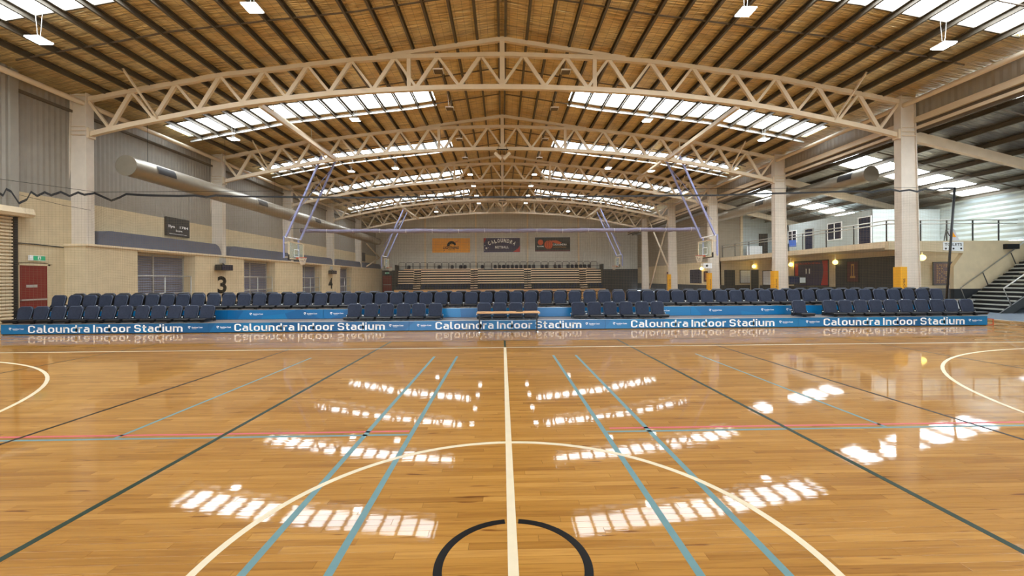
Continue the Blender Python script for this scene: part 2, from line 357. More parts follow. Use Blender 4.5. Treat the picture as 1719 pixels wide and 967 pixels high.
def put_strokes(mb, txt, x0, x1, z0, z1, fn, t=.145):
    segs = []; x = 0
    for ch in txt:
        P, adv = glyph(ch, t); segs += [[(px + x, py) for px, py in p] for p in P]; x += adv
    sx = (x1 - x0) / (x - .115)
    for p in segs:
        q = [p[0]]
        for v in p[1:]:
            if math.hypot(v[0] - q[-1][0], v[1] - q[-1][1]) > .004: q.append(v)
        vs = []
        for i, v in enumerate(q):
            a = q[max(0, i - 1)]; b = q[min(len(q) - 1, i + 1)]
            d = math.hypot(b[0] - a[0], b[1] - a[1]); nx, ny = -(b[1] - a[1]) / d, (b[0] - a[0]) / d
            for s in (-1, 1): vs.append(fn(x0 + (v[0] + nx * t / 2 * s) * sx, z0 + (v[1] + ny * t / 2 * s) * (z1 - z0)))
        mb.add(vs, [(2 * i, 2 * i + 1, 2 * i + 3, 2 * i + 2) for i in range(len(q) - 1)])
    return mb
def lerp(xs, ys, x):
    if x <= xs[0]: return ys[0]
    for i in range(len(xs) - 1):
        if x <= xs[i + 1]: return ys[i] + (ys[i + 1] - ys[i]) * (x - xs[i]) / (xs[i + 1] - xs[i])
    return ys[-1]
RX = [0, 5.05, 7.8, 9.65, 11.25, 12.9, 14.57, 16.1, 17.5]; RZ = [11.5, 10.72, 10.41, 10.18, 9.99, 9.66, 9.36, 9.05, 8.78]
def roofz(x): return lerp(RX, RZ, abs(x))
Y0, Y1 = -18.0, 54.5
BAY = [14.5 + 8 * k for k in range(5)]
SKY = [(8.0, 10.5), (18.2, 19.85), (26.0, 27.6), (33.8, 35.25), (41.6, 43.1), (0.8, 2.4), (-7.2, -5.6), (-15.2, -13.6)]

# ================================================================== FLOOR
NX0, NX1, NY0, NY1 = -5.65, 5.65, PW * -7, PW * 50      # zone where boards are modelled singly / joined
fl = MB()
def flat(x0, x1, y0, y1, z0, z1): fl.box(x0, x1, y0, y1, z0, z1)
flat(-17.3, 18.25, Y0, NY0, -.1, 0); flat(-17.3, 18.25, NY1, Y1, -.1, 0)
flat(-17.3, NX0, NY0, NY1, -.1, 0); flat(NX1, 18.25, NY0, NY1, -.1, 0); flat(NX0, NX1, NY0, NY1, -.1, -.02)
floor = struct(fl.build('floor', M_floor))
boards = []
for row in range(-7, 50):
    off = (row * .6180339) % 1.0
    k0 = math.floor(NX0 / PL + off); k1 = math.floor(NX1 / PL + off)
    for k in range(k0, k1 + 1):
        a = max(NX0, (k - off) * PL); b = min(NX1, (k + 1 - off) * PL)
        if b - a > .01: boards.append((a, b, row * PW, (row + 1) * PW))
def vis(bd):
    a, b, c, d = bd; y = (c + d) / 2 + 2.37
    return abs((a + b) / 2) / y < 1.35
near = [b for b in boards if vis(b)][:290]
for bd in near:
    MB().cbox(bd[0] + .0006, bd[1] - .0006, bd[2] + .0006, bd[3] - .0006, -.02, 0, .0006).build('floor_board', M_floor, floor)
rest = MB(); ns = set(near)
for bd in boards:
    if bd not in ns: rest.cbox(bd[0] + .0006, bd[1] - .0006, bd[2] + .0006, bd[3] - .0006, -.02, 0, .0006)
o = rest.build('floor_boards', M_floor, floor); o['kind'] = 'stuff'
struct(MB().box(18.25, 27.2, -10, 33, -.1, 0).build('floor', M_grey))
struct(MB().box(18.25, 18.33, -10, 17.35, 0, .012).build('trim_1', M_silver))

# court lines: thin painted strips, parts of the floor
LZ = 0.0012
def line(m, x0, x1, y0, y1, z=LZ): MB().box(x0, x1, y0, y1, 0.0, z).build('court_line', m, floor)
def arc(m, cx, cy, r, w, a0, a1, z=LZ, n=64):
    mb = MB(); vs = []; fs = []
    for i in range(n + 1):
        a = a0 + (a1 - a0) * i / n
        for q in (r - w / 2, r + w / 2): vs += [(cx + q * math.cos(a), cy + q * math.sin(a), 0), (cx + q * math.cos(a), cy + q * math.sin(a), z)]
    for i in range(n):
        k = i * 4
        fs += [(k + 1, k + 3, k + 7, k + 5), (k, k + 1, k + 5, k + 4), (k + 2, k + 6, k + 7, k + 3)]
    mb.add(vs, fs).build('court_line', m, floor)
for s in (-1, 1):
    line(M_green, s * 3 - .025, s * 3 + .025, -3, 8.7)
    line(M_black, s * 5.1 - .02, s * 5.1 + .02, -7.6, 7.64)
    line(M_black, s * 9.07 - .02, s * 9.07 + .02, -1, 8.72)
    for q, a in ((1.02, -7), (1.5, -7)): line(M_lblue, s * q - .025, s * q + .025, a, 6.5, .0009)
    line(M_lblue, s * 4.08 - .02, s * 4.08 + .02, 2.05, 6.5, .0009)
    line(M_lblue, *( (1.04, 9.05) if s > 0 else (-9.05, -1.04)), 2.01, 2.05, .0009)
    line(M_pink, *((1.1, 9.05) if s > 0 else (-9.05, -1.06)), 2.11, 2.15, .0009)
    arc(M_lwhite, s * 12.4, 0, 6.73, .05, *((math.pi * .5, math.pi * 1.5) if s > 0 else (-math.pi * .5, math.pi * .5)), z=.0018)
line(M_black, -15.3, 15.3, 7.64, 7.68)
line(M_black, -9.09, 9.09, 8.70, 8.74)
line(M_lwhite, -14.2, 14.2, 7.55, 7.60, .0016)
line(M_green, -.025, .025, 7.69, 8.7)
line(M_lwhite, -.03, .03, -7.5, 7.55, .0016)
arc(M_lwhite, 0, 0, 1.78, .05, 0, 2 * math.pi, z=.0014, n=128)
arc(M_black, 0, 0, .425, .05, math.radians(-84), math.radians(84))
arc(M_black, 0, 0, .425, .05, math.radians(96), math.radians(264))

# ================================================================== ROOF
ce = MB()
bands = []; ys = Y0
for a, b in sorted(SKY): bands.append((ys, a, False)); bands.append((a, b, True)); ys = b
bands.append((ys, Y1, False))
xs = [0, 1.5, 3.53, 5.05, 7.8, 9.65, 11.25, 12.9, 14.57, 16.36, 17.4]
for a, b, sky in bands:
    for s in (-1, 1):
        for i in range(len(xs) - 1):
            xa, xb = xs[i], xs[i + 1]
            if sky and xa >= 3.5 and xb <= 16.4: continue
            n = max(1, int((b - a) / 4))
            za, zb = roofz(xa) + .2, roofz(xb) + .2
            ce.add([(s * xa, a, za), (s * xb, a, zb), (s * xb, b, zb), (s * xa, b, za), (s * xa, a, za + .12), (s * xb, a, zb + .12), (s * xb, b, zb + .12), (s * xa, b, za + .12)],
                   [(0, 1, 2, 3) if s < 0 else (3, 2, 1, 0), (4, 5, 6, 7), (0, 1, 5, 4), (2, 3, 7, 6), (1, 2, 6, 5), (0, 3, 7, 4)])
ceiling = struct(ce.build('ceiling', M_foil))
PX = [.18 + .87 * k for k in range(19)]
for s in (-1, 1):
    for x in PX:
        z = roofz(x); a = x * s; q = -s
        poly = [(a, z), (a + q * .09, z - .01), (a + q * .09, z + .02), (a + q * .012, z + .012), (a + q * .012, z + .185), (a + q * .09, z + .175), (a + q * .09, z + .2), (a, z + .2)]
        MB().prism(poly, 'y', Y0 + .05, Y1 - .15).build('purlin', M_purlin, ceiling)
bl = []
for k in range(-4, 5):
    y = 14.5 + 8 * k
    for d in (2.75, 5.5):
        if Y0 < y + d < Y1: bl.append(y + d)
bl[:] = sorted(set([round(v, 2) for v in bl]))
for y in bl:
    if y < 6: continue
    for s in (-1, 1):
        mb = MB()
        tp = [(s * x, roofz(x) + .10) for x in [.18, 5.05, 7.8, 9.65, 11.25, 12.9, 14.57, 16.3]]
        mb.strip(tp, [(x, z - .045) for x, z in tp], y - .02, y + .02); mb.build('bridging_rail', M_bridge, ceiling)
for wi, (a, b) in enumerate(SKY):
    for s in (-1, 1):
        fr = MB()
        for yy in (a, b): 
            tp = [(s * x, roofz(x) + .22) for x in [3.5, 5.05, 7.8, 9.65, 11.25, 12.9, 14.57, 16.4]]
            fr.strip(tp, [(x, z - .05) for x, z in tp], yy - .025, yy + .025)
        w = struct(fr.build('window_%d' % (wi * 2 + (1 if s < 0 else 2)), M_purlin))
        tr = MB(); tp = [(s * x, roofz(x) + .03) for x in [3.5, 5.05, 7.8, 9.65, 11.25, 12.9, 14.57, 16.4]]
        tr.strip(tp, [(x, z - .07) for x, z in tp], b + .12, b + .18)
        if wi: tr.build('lit_bridging_rail', M_silver, w)  # skylight falling on the bridging, put in as a pale silver rail
        for k in range(4, 18):
            x0, x1 = PX[k] - .02, PX[k + 1] - .06
            if k == 4: x0 = 3.55
            z0, z1 = roofz(x0) + .24, roofz(x1) + .24
            vs = [(s * x0, a, z0), (s * x1, a, z1), (s * x1, b, z1), (s * x0, b, z0)]
            MB().add(vs + [(v[0], v[1], v[2] + .02) for v in vs], [(0, 1, 2, 3), (7, 6, 5, 4), (0, 4, 5, 1), (1, 5, 6, 2), (2, 6, 7, 3), (3, 7, 4, 0)]).build('pane', M_pane, w)

# ================================================================== WALLS
def corr_x(mb, x, y0, y1, z0, z1, pitch=.1, d=.02, s=1, zt=None):   # vertical ribs on a plane X = const, depth towards +s
    n = int((y1 - y0) / pitch); vs = []
    for i in range(n + 1):
        y = y0 + (y1 - y0) * i / n; dd = 0 if i % 2 else d * s
        top = z1 if zt is None else zt(y)
        vs += [(x + dd, y, z0), (x + dd, y, top)]
    mb.add(vs, [(2 * i, 2 * i + 2, 2 * i + 3, 2 * i + 1) for i in range(n)])
    e = x - .05 * s
    mb.box(min(e, x - .01 * s), max(e, x - .01 * s), y0, y1, z0, z1)
def corr_y(mb, y, x0, x1, z0, zt, pitch=.1, d=.02):   # ribs on a plane Y = const facing -Y
    n = int((x1 - x0) / pitch); vs = []
    for i in range(n + 1):
        x = x0 + (x1 - x0) * i / n; dd = 0 if i % 2 else -d
        vs += [(x, y + dd, z0), (x, y + dd, zt(x))]
    mb.add(vs, [(2 * i, 2 * i + 2, 2 * i + 3, 2 * i + 1) for i in range(n)])
def ribs_h(mb, ax, c, a0, a1, z0, z1, pitch=.12, d=.015, s=-1):   # horizontal ribs; ax 'x': plane X=c
    n = int((z1 - z0) / pitch); vs = []
    for i in range(n + 1):
        z = z0 + (z1 - z0) * i / n; dd = 0 if i % 2 else d * s
        vs += [(c + dd, a0, z), (c + dd, a1, z)] if ax == 'x' else [(a0, c + dd, z), (a1, c + dd, z)]
    mb.add(vs, [(2 * i, 2 * i + 1, 2 * i + 3, 2 * i + 2) for i in range(n)])
    if ax == 'x': mb.box(min(c - .01 * s, c - .06 * s), max(c - .01 * s, c - .06 * s), a0, a1, z0, z1)
    else: mb.box(a0, a1, min(c - .01 * s, c - .06 * s), max(c - .01 * s, c - .06 * s), z0, z1)
# left wall: masonry with four recesses, upper masonry, corrugated steel above
REC = [(16.62, 20.12), (24.3, 27.89), (32.0, 35.58), (39.85, 43.2)]
wl = MB(); ys = 14.3
for a, b in REC: wl.box(-17.15, -16.3, ys, a, 0, 3.05); ys = b
wl.box(-17.15, -16.3, ys, Y1, 0, 3.05)
for a, b in REC: wl.box(-17.15, -16.3, a, b, 2.98, 3.05); wl.box(-17.15, -16.95, a, b, 0, 2.98)
wl.box(-17.35, -17.1, 12.45, Y1, 2.3, 4.85); wl.box(-17.35, -17.1, 13.68, 14.35, 0, 2.3); wl.box(-17.35, -17.1, 12.45, 12.68, 0, 2.3)
wl.box(-17.35, -17.1, 12.6, 13.7, 2.26, 2.35); wl.box(-17.35, -17.16, 12.6, 13.7, 0, 2.3)
wl.box(-17.35, -17.1, Y0, 6, 0, 4.3); wl.box(-17.35, -17.15, 6, 12.45, 0, 4.3)
wall_left = struct(wl.build('wall_left', M_cream))
mb = MB(); corr_x(mb, -17.13, 12.55, Y1, 4.85, 9.05); corr_x(mb, -16.98, Y0, 12.35, 4.25, 9.08, pitch=.09)
struct(mb.build('wall_left', M_corr))
struct(MB().box(-17.3, -16.9, 12.35, 12.6, 3.9, 9.02).build('trim_2', M_corr))
mb = MB(); mb.box(-17.15, -16.22, 14.25, Y1, 3.05, 3.13); struct(mb.build('trim_3', M_ledge))
struct(MB().box(-17.12, -17.02, Y0, Y1, 8.35, 8.45).build('trim_4', M_bridge))
# recess screens: slats in a frame, each slat its own object for the nearest one
for ri, (a, b) in enumerate(REC):
    fr = MB(); fr.box(-16.94, -16.88, a + .02, a + .1, 0, 2.95); fr.box(-16.94, -16.88, b - .1, b - .02, 0, 2.95); fr.box(-16.94, -16.88, (a + b) / 2 - .25, (a + b) / 2 - .17, 0, 2.95)
    fr.box(-16.94, -16.88, a, b, 2.87, 2.95)
    w = struct(fr.build('window_%d' % (20 + ri), M_silver))
    sb = MB()
    n = 24
    for i in range(n):
        z = .1 + i * .115
        m = MB().prism([(-16.95, z), (-16.90, z + .02), (-16.90, z + .03), (-16.95, z + .11)], 'y', a + .1, b - .1) if False else None
        slat = MB(); slat.add([(-16.945, a + .1, z), (-16.90, a + .1, z + .01), (-16.945, a + .1, z + .105), (-16.945, b - .1, z), (-16.90, b - .1, z + .01), (-16.945, b - .1, z + .105)],
                              [(0, 1, 2), (5, 4, 3), (0, 3, 4, 1), (1, 4, 5, 2), (2, 5, 3, 0)])
        slat.build('slat', M_louvre, w)
    r = root('guard_rail', ['pipe guard rail in the nearest recess of the cream left wall', 'pipe guard rail in the recess between the painted three and four', 'pipe guard rail in the recess beyond the painted four', 'pipe guard rail in the farthest recess of the left wall'][ri], 'railing', (-16.5, (a + b) / 2, 0), group='recess guard rails')
    h = (b - a) / 2 - .05
    for z in (1.05, 1.9): MB().tube((0, -h, z), (0, h, z), .03).build('rail', M_silver, r)
    for y in (-h, 0, h): MB().tube((0, y, 0), (0, y, 1.9), .025).build('post', M_silver, r)
# padded rolls on the ledge
for k in range(5):
    y0 = [14.98, 23.05, 31.05, 39.05, 47.05][k]; y1 = [22.35, 30.35, 38.35, 46.35, 54.2][k]
    pts = [(y0, 3.14)]
    e = .55
    for i in range(9): t = math.pi * (1 - i / 16); pts.append((y0 + e + e * math.cos(t), 3.14 + .62 * math.sin(t)))
    for i in range(9): t = math.pi * (.5 - i / 16); pts.append((y1 - e + e * math.cos(t), 3.14 + .62 * math.sin(t)))
    o = MB().prism(pts[1:], 'x', -17.05, -16.42).build('padding_roll', M_mat)
    tag(o, 'slate vinyl covered padding on the left wall ledge, %s bay from the camera' % ['first', 'second', 'third', 'fourth', 'fifth'][k], 'padding', 'slate padding rolls on the left ledge')
# roller shutter at far left
sh = root('roller_shutter', 'cream ribbed roller shutter at far left under a hood', 'shutter', (-17.0, 9.2, 0))
for i in range(34):
    z = i * .115
    MB().add([(-.03, -3.2, z), (.05, -3.2, z + .03), (.05, -3.2, z + .085), (-.03, -3.2, z + .113), (-.03, 3.25, z), (.05, 3.25, z + .03), (.05, 3.25, z + .085), (-.03, 3.25, z + .113)],
             [(0, 1, 2, 3), (7, 6, 5, 4), (0, 4, 5, 1), (1, 5, 6, 2), (2, 6, 7, 3), (3, 7, 4, 0)]).build('slat', M_shutter, sh)
MB().prism([(-.15, 3.92), (.35, 3.92), (.42, 4.02), (.36, 4.22), (-.15, 4.30)], 'y', -3.3, 3.62).build('hood', M_shutter, sh)
MB().box(-.05, .1, 3.25, 3.36, 0, 3.92).build('guide_rail', M_dark, sh)
# red door, exit sign
d = MB(); d.box(-17.13, -17.07, 12.72, 13.64, .02, 2.24)
d = struct(d.build('door_1', M_red))
MB().box(-17.07, -17.03, 12.76, 13.6, .98, 1.03).build('push_bar', M_silver, d)
MB().box(-17.07, -17.055, 12.95, 13.3, 1.45, 1.55).build('door_plate', M_silver, d)
f = MB(); f.box(-17.12, -17.04, 12.64, 12.72, 0, 2.3); f.box(-17.12, -17.04, 13.64, 13.72, 0, 2.3); f.box(-17.12, -17.04, 12.64, 13.72, 2.24, 2.32)
struct(f.build('trim_5', M_cream))
ex = root('exit_sign', 'lit green running-man exit sign above the red door', 'sign', (-17.08, 13.28, 2.42))
MB().box(0, .06, -.26, .26, 0, .19).build('housing', M_white, ex)
MB().box(.06, .068, -.14, .25, .015, .175).build('lit_face', M_exit, ex)
mb = MB().box(.068, .072, -.25, -.17, .015, .175); mb.box(.068, .072, .0, .1, .03, .16); mb.build('pictogram_panel', M_white, ex)
mb = MB().box(.072, .076, .035, .065, .05, .11); mb.tube((.072, .05, .13), (.077, .05, .13), .014); mb.bar((.074, .06, .06), (.074, .09, .035), .004, .015); mb.bar((.074, .04, .06), (.074, .015, .045), .004, .015); mb.build('running_man', M_exit, ex)
o = MB().path([(-17.06, 6.2, 3.0), (-17.06, 13.2, 3.02), (-17.06, 14.22, 2.98)], .02, 5).build('conduit', M_charcoal); tag(o, 'dark conduit running along the cream wall above the red door', 'conduit')
# numbers on the left wall
def on_left(mb, X): return lambda u, v: (X, u, v)
mb = put_text(MB(), '3', 21.82, 22.6, .92, 1.92, on_left(None, -16.292), off=.03); tag(mb.build('court_number', M_black), 'tall black figure three painted on the nearest wide cream pier', 'number')
mb = put_text(MB(), '4', 37.0, 37.95, .85, 1.88, on_left(None, -16.292), off=.03); tag(mb.build('court_number', M_black), 'tall black figure four painted on a farther, narrower cream pier', 'number')
for k, (y, lab) in enumerate(((22.3, 'dark shot clock box on a bracket above the painted three'), (37.7, 'dark shot clock box on a bracket above the painted four'))):
    r = root('shot_clock', lab, 'clock', (-16.3, y, 2.25))
    MB().box(.05, .42, -.75, .25, 0, .32).build('housing', M_dark, r)
    MB().box(.42, .43, -.7, .2, .03, .29).build('display', M_screen, r)
    MB().bar((.02, -.15, .5), (.2, -.15, .3), .05, .05).build('bracket', M_dark, r)
    MB().box(0, .14, -.3, .05, .42, .72).build('junction_box', M_silver, r)
for Ya, Yb, za, zb, lab, wr in ((19.1, 20.62, 3.98, 4.92, 'dark scoreboard with faint white writing on the left wall', True), (46.9, 49.6, 3.95, 5.0, 'far dark scoreboard on the left wall beyond the ledge', False)):
    r = root('scoreboard', lab, 'scoreboard', (-17.08, (Ya + Yb) / 2, za))
    h = (Yb - Ya) / 2
    MB().box(0, .12, -h, h, 0, zb - za).build('housing', M_charcoal, r)
    if wr:
        mb = MB(); put_text(mb, 'Ilya   1784', -h + .1, h - .1, .38, .55, lambda u, v: (.125, u, v), off=.02); put_text(mb, 'Score', -.2, .25, .24, .34, lambda u, v: (.125, u, v), off=.02)
        mb.box(.12, .125, -h + .15, h - .2, .1, .115); mb.build('lettering', M_white, r)
# back wall and rear wall
bw = MB(); corr_y(bw, Y1, -17.3, 19.5, 2.95, lambda x: roofz(min(abs(x), 17.3)) + .3, pitch=.15)
bw.prism([(-17.3, 2.95), (19.5, 2.95), (19.5, 8.5), (17.3, 9.0), (0, 11.7), (-17.3, 9.0)], 'y', Y1 + .01, Y1 + .1)
struct(bw.build('wall_back', M_backwall))
struct(MB().box(-17.3, 19.5, Y1 - .05, Y1 + .1, 0, 2.95).build('wall_back', M_charcoal))
for i, x in enumerate((-10.45, -3.62, 3.4, 10.36)):
    struct(MB().box(x - .1, x + .1, Y1 - .25, Y1 - .02, 2.95, roofz(x) + .1).build('trim_%d' % (6 + i), M_ledge))
# rear wall; two unseen openings added to let daylight fill ceiling and front faces
rw = MB(); rw.prism([(-17.3, 5.2), (27.2, 5.2), (27.2, 5.6), (17.3, 8), (17.3, 9.0), (0, 11.7), (-17.3, 9.0)], 'y', Y0 - .15, Y0)
for a, b in ((-17.3, -13), (-3, 3), (13, 27.2)): rw.box(a, b, Y0 - .15, Y0, 0, 5.2)
struct(rw.build('wall_rear', M_cream))
struct(MB().box(-40, 40, Y0 - 40, Y0 - .16, -.12, -.02).build('apron', M_ledge))
d = struct(MB().box(-16.2, -15.0, Y1 - .12, Y1 - .05, .05, 2.25).build('door_2', M_red)); MB().box(-16.1, -15.1, Y1 - .16, Y1 - .12, 1, 1.05).build('push_bar', M_silver, d)
r = root('exit_sign', 'small white exit sign above the far red door', 'sign', (-15.6, Y1 - .14, 2.5)); MB().box(-.28, .28, 0, .08, 0, .2).build('housing', M_white, r); MB().box(-.18, .18, -.01, 0, .05, .15).build('lit_face', M_exit, r)

# right side of the hall: eave fascia, annex
mb = MB(); corr_x(mb, 17.15, Y0, Y1, 8.2, 9.03, pitch=.12, s=-1); struct(mb.build('wall_right', M_corr))
struct(MB().box(17.05, 17.25, Y0, Y1, 7.98, 8.22).build('trim_10', M_steel))
struct(MB().box(17.1, 17.25, Y0, Y1, 7.72, 7.84).build('trim_11', M_steel))
struct(MB().box(17.18, 17.26, Y0, Y1, 7.6, 8.3).build('trim_12', M_bridge))
def anz(x): return 7.69 - .25 * (x - 17.14)
AX = [17.2, 25.2, 27.2]
an = MB(); AS = [(10.0, 11.7), (18.0, 19.7), (26.0, 27.6)]
ys = Y0
def slab(x0, x1, a, b):
    z0, z1 = anz(x0) + .2, anz(x1) + .2
    vs = [(x0, a, z0), (x1, a, z1), (x1, b, z1), (x0, b, z0)]
    an.add(vs + [(v[0], v[1], v[2] + .1) for v in vs], [(3, 2, 1, 0), (4, 5, 6, 7), (0, 1, 5, 4), (1, 2, 6, 5), (2, 3, 7, 6), (3, 0, 4, 7)])
for a, b in AS:
    slab(17.2, 27.2, ys, a); slab(17.2, 17.5, a, b); slab(25.1, 27.2, a, b); ys = b
slab(17.2, 27.2, ys, 33.1); slab(17.2, 19.6, 33.1, Y1)
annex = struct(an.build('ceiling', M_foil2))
for i in range(8):
    x = 17.75 + 1.2 * i; z = anz(x)
    MB().prism([(x, z), (x - .08, z), (x - .08, z + .025), (x - .012, z + .02), (x - .012, z + .18), (x - .08, z + .18), (x - .08, z + .2), (x, z + .2)], 'y', Y0 + .1, 33 if x > 19 else Y1 - .1).build('purlin', M_purlin, annex)
for y in (-1.2, 1.6, 4.2, 6.8, 9.5, 12.2, 17.2, 20.1, 25.2, 28.1):
    MB().bar((17.6, y, anz(17.6) + .1), (26.9, y, anz(26.9) + .1), .04, .05).build('bridging_rail', M_bridge, annex)
for wi, (a, b) in enumerate(AS):
    w = struct(MB().bar((17.5, b + .02, anz(17.5) + .2), (25.1, b + .02, anz(25.1) + .2), .05, .05).build('window_%d' % (30 + wi), M_purlin))
    for k in range(6):
        x0 = 17.8 + 1.2 * k; x1 = x0 + 1.1; z0, z1 = anz(x0) + .24, anz(x1) + .24
        vs = [(x0, a, z0), (x1, a, z1), (x1, b, z1), (x0, b, z0)]
        MB().add(vs + [(v[0], v[1], v[2] + .02) for v in vs], [(0, 1, 2, 3), (7, 6, 5, 4), (0, 4, 5, 1), (1, 5, 6, 2), (2, 6, 7, 3), (3, 7, 4, 0)]).build('pane', M_pane, w)
for k, y in enumerate([6.5] + BAY):
    if y > 33: continue
    x2 = 27.0
    o = MB().add([(17.0, y + .1, anz(17.0)), (x2, y + .1, anz(x2)), (x2, y + .1, anz(x2) - .3), (17.0, y + .1, anz(17.0) - .42), (17.0, y + .3, anz(17.0)), (x2, y + .3, anz(x2)), (x2, y + .3, anz(x2) - .3), (17.0, y + .3, anz(17.0) - .42)],
                 [(0, 3, 2, 1), (4, 5, 6, 7), (0, 1, 5, 4), (3, 7, 6, 2), (0, 4, 7, 3), (1, 2, 6, 5)]).build('roof_beam', M_steel)
    tag(o, ['cream sloping beam of the side roof, nearest the camera', 'cream sloping beam from the first right column to the side roof', 'cream sloping beam behind the second right column', 'cream sloping beam behind the third right column'][k], 'beam', 'side roof beams')
# annex outer walls
mb = MB(); ribs_h(mb, 'x', 25.2, 14.0, 33.1, 3.4, 5.95, pitch=.13, d=.05); ribs_h(mb, 'x', 27.0, Y0, 17.4, 0, 5.5); struct(mb.build('wall_right', M_clad))
mb = MB(); ribs_h(mb, 'y', 33.05, 20.4, 25.2, 3.35, 7.2); struct(mb.build('wall_annex', M_clad))
mb = MB(); ribs_h(mb, 'y', 33.0, 18.5, 20.4, 3.1, 7.6); mb.box(18.55, 18.6, 33.0, Y1, 3.1, 7.6)
ribs_h(mb, 'x', 18.5, 33.0, Y1, 3.1, 7.6); struct(mb.build('wall_right', M_browncorr))
struct(MB().box(20.36, 20.56, 32.9, 33.0, 3.35, 7.1).build('trim_13', M_ledge))
mb = MB(); mb.box(18.5, 18.7, 33.0, Y1, 1.0, 3.1); mb.box(18.5, 25.2, 33.0, 33.2, 1.0, 3.1)
mb.box(21.2, 21.35, 19.0, 33.0, 1.0, 3.05)
# front face of the mezzanine with its cut corner, and the recess wall behind
mb.prism([(18.62, 2.95), (22.33, 2.75), (21.85, 2.11), (21.85, 1.02), (27.0, 1.02), (27.0, 3.35), (18.62, 3.35)], 'y', 17.4, 17.6)
mb.box(21.35, 27, 19.0, 19.15, 1.0, 3.05)
struct(mb.build('wall_annex', M_cream))
mb = MB(); mb.box(18.48, 18.7, 33.0, Y1, 0, 1.0); mb.box(18.48, 25.2, 32.98, 33.2, 0, 1.0); mb.box(21.18, 21.35, 19.0, 33, 0, 1.0); mb.box(21.85, 27, 17.38, 17.6, 0, 1.02); mb.box(21.35, 27, 18.98, 19.15, 0, 1.0)
struct(mb.build('baseboard_right', M_charcoal))
struct(MB().box(18.62, 25.2, 17.6, 33.0, 3.05, 3.35).build('mezzanine_slab', M_ledge))
# upstairs room on the mezzanine
bx = MB(); bx.box(21.2, 21.3, 21.1, 28.2, 3.35, 5.42); bx.box(21.2, 25.2, 28.1, 28.2, 3.35, 5.42); bx.box(21.2, 25.2, 21.1, 28.2, 5.42, 5.5)
ribs_h(bx, 'y', 21.1, 21.2, 25.15, 3.35, 5.42, pitch=.14)
struct(bx.build('wall_upstairs', M_clad))
def opening(n, y0, y1, z0, z1, X, m=M_win, frame=M_white, mullion=False):
    w = MB(); t = .06
    w.box(X - .05, X, y0 - t, y0, z0, z1); w.box(X - .05, X, y1, y1 + t, z0, z1); w.box(X - .05, X, y0 - t, y1 + t, z1, z1 + t); 
    if mullion: w.box(X - .05, X, y0 - t, y1 + t, z0 - t, z0); w.box(X - .05, X, (y0 + y1) / 2 - .03, (y0 + y1) / 2 + .03, z0, z1)
    w = struct(w.build(n, frame)); MB().box(X - .03, X - .01, y0, y1, z0, z1).build('pane' if 'window' in n else 'door_leaf', m, w)
opening('window_40', 23.3, 24.35, 4.05, 5.05, 21.2, mullion=True)
opening('window_41', 27.3, 28.1, 4.2, 5.0, 21.2, mullion=True)
opening('door_3', 21.2, 22.0, 3.4, 5.1, 21.2)
opening('door_4', 25.7, 26.4, 3.4, 4.95, 21.2, frame=M_silver)
d = struct(MB().box(22.0, 22.75, 32.98, 33.04, 3.4, 5.4).build('door_5', M_dark))
o = MB().box(20.6, 21.9, 32.4, 32.5, 3.35, 4.3).build('white_panel', M_white); tag(o, 'plain white panel standing on the far end of the balcony', 'panel')
# balcony rails
r = root('balcony_railing', 'grey pipe railing along the balcony edge above the courts', 'railing', (18.72, 17.5, 3.35))
for z in (.85, 1.02): MB().tube((0, 0, z), (0, 15.4, z), .028).build('rail', M_silver, r)
for i in range(9): MB().tube((0, .1 + i * 1.9, 0), (0, .1 + i * 1.9, 1.0), .03).build('post', M_charcoal, r)
r = root('balcony_railing', 'grey pipe railing above the toilets sign, facing the camera', 'railing', (18.72, 17.5, 3.35))
for z in (.85, 1.02): MB().tube((0, 0, z), (6.45, 0, z), .028).build('rail', M_silver, r)
for i in range(5): MB().tube((1.6 + i * 1.3, 0, 0), (1.6 + i * 1.3, 0, 1.0), .03).build('post', M_charcoal, r)
# A-frame warning sign
r = root('warning_sign', 'folding floor sign with a yellow warning triangle on the balcony edge', 'sign', (22.1, 17.75, 3.35))
MB().add([(-.08, -.02, 0), (.42, -.02, 0), (.28, .1, .62), (.02, .1, .62), (-.08, .0, 0), (.42, 0, 0), (.28, .12, .62), (.02, .12, .62)], [(0, 1, 2, 3), (7, 6, 5, 4), (0, 4, 5, 1), (1, 5, 6, 2), (2, 6, 7, 3), (3, 7, 4, 0)]).build('front_panel', M_signgrey, r)
MB().add([(.04, .02, .22), (.27, .02, .22), (.16, .08, .5), (.04, .0, .22), (.27, .0, .22), (.16, .055, .5)], [(0, 1, 2), (5, 4, 3), (0, 3, 4, 1), (1, 4, 5, 2), (2, 5, 3, 0)]).build('warning_triangle', M_signorange, r)
mb = MB().bar((-.35, 0, 0), (-.12, .1, .62), .03, .03); mb.bar((-.12, .1, .62), (.06, 0, .0), .03, .03); mb.bar((-.12, .1, .62), (.02, .1, .62), .03, .03); mb.build('frame', M_dark, r)
# toilets sign
r = root('toilets_sign', 'white TOILETS sign with pictogram dots on the cream wall', 'sign', (21.8, 17.36, 2.9))
MB().prism([(-.5, .0), (.5, -.06), (.5, .4), (-.5, .4)], 'y', 0, .03).build('board', M_white, r)
mb = put_text(MB(), 'TOILETS', -.44, .42, .2, .34, lambda u, v: (u, -.004, v), off=.015)
for x in (-.38, 0, .38): mb.tube((x, -.006, .07), (x, 0, .07), .045, 12)
mb.build('lettering', M_black, r)
o = MB().box(24.3, 24.9, 17.2, 17.38, 2.93, 3.17).build('emergency_light', M_dark); tag(o, 'dark emergency light box high on the cream wall above the stairs', 'light')
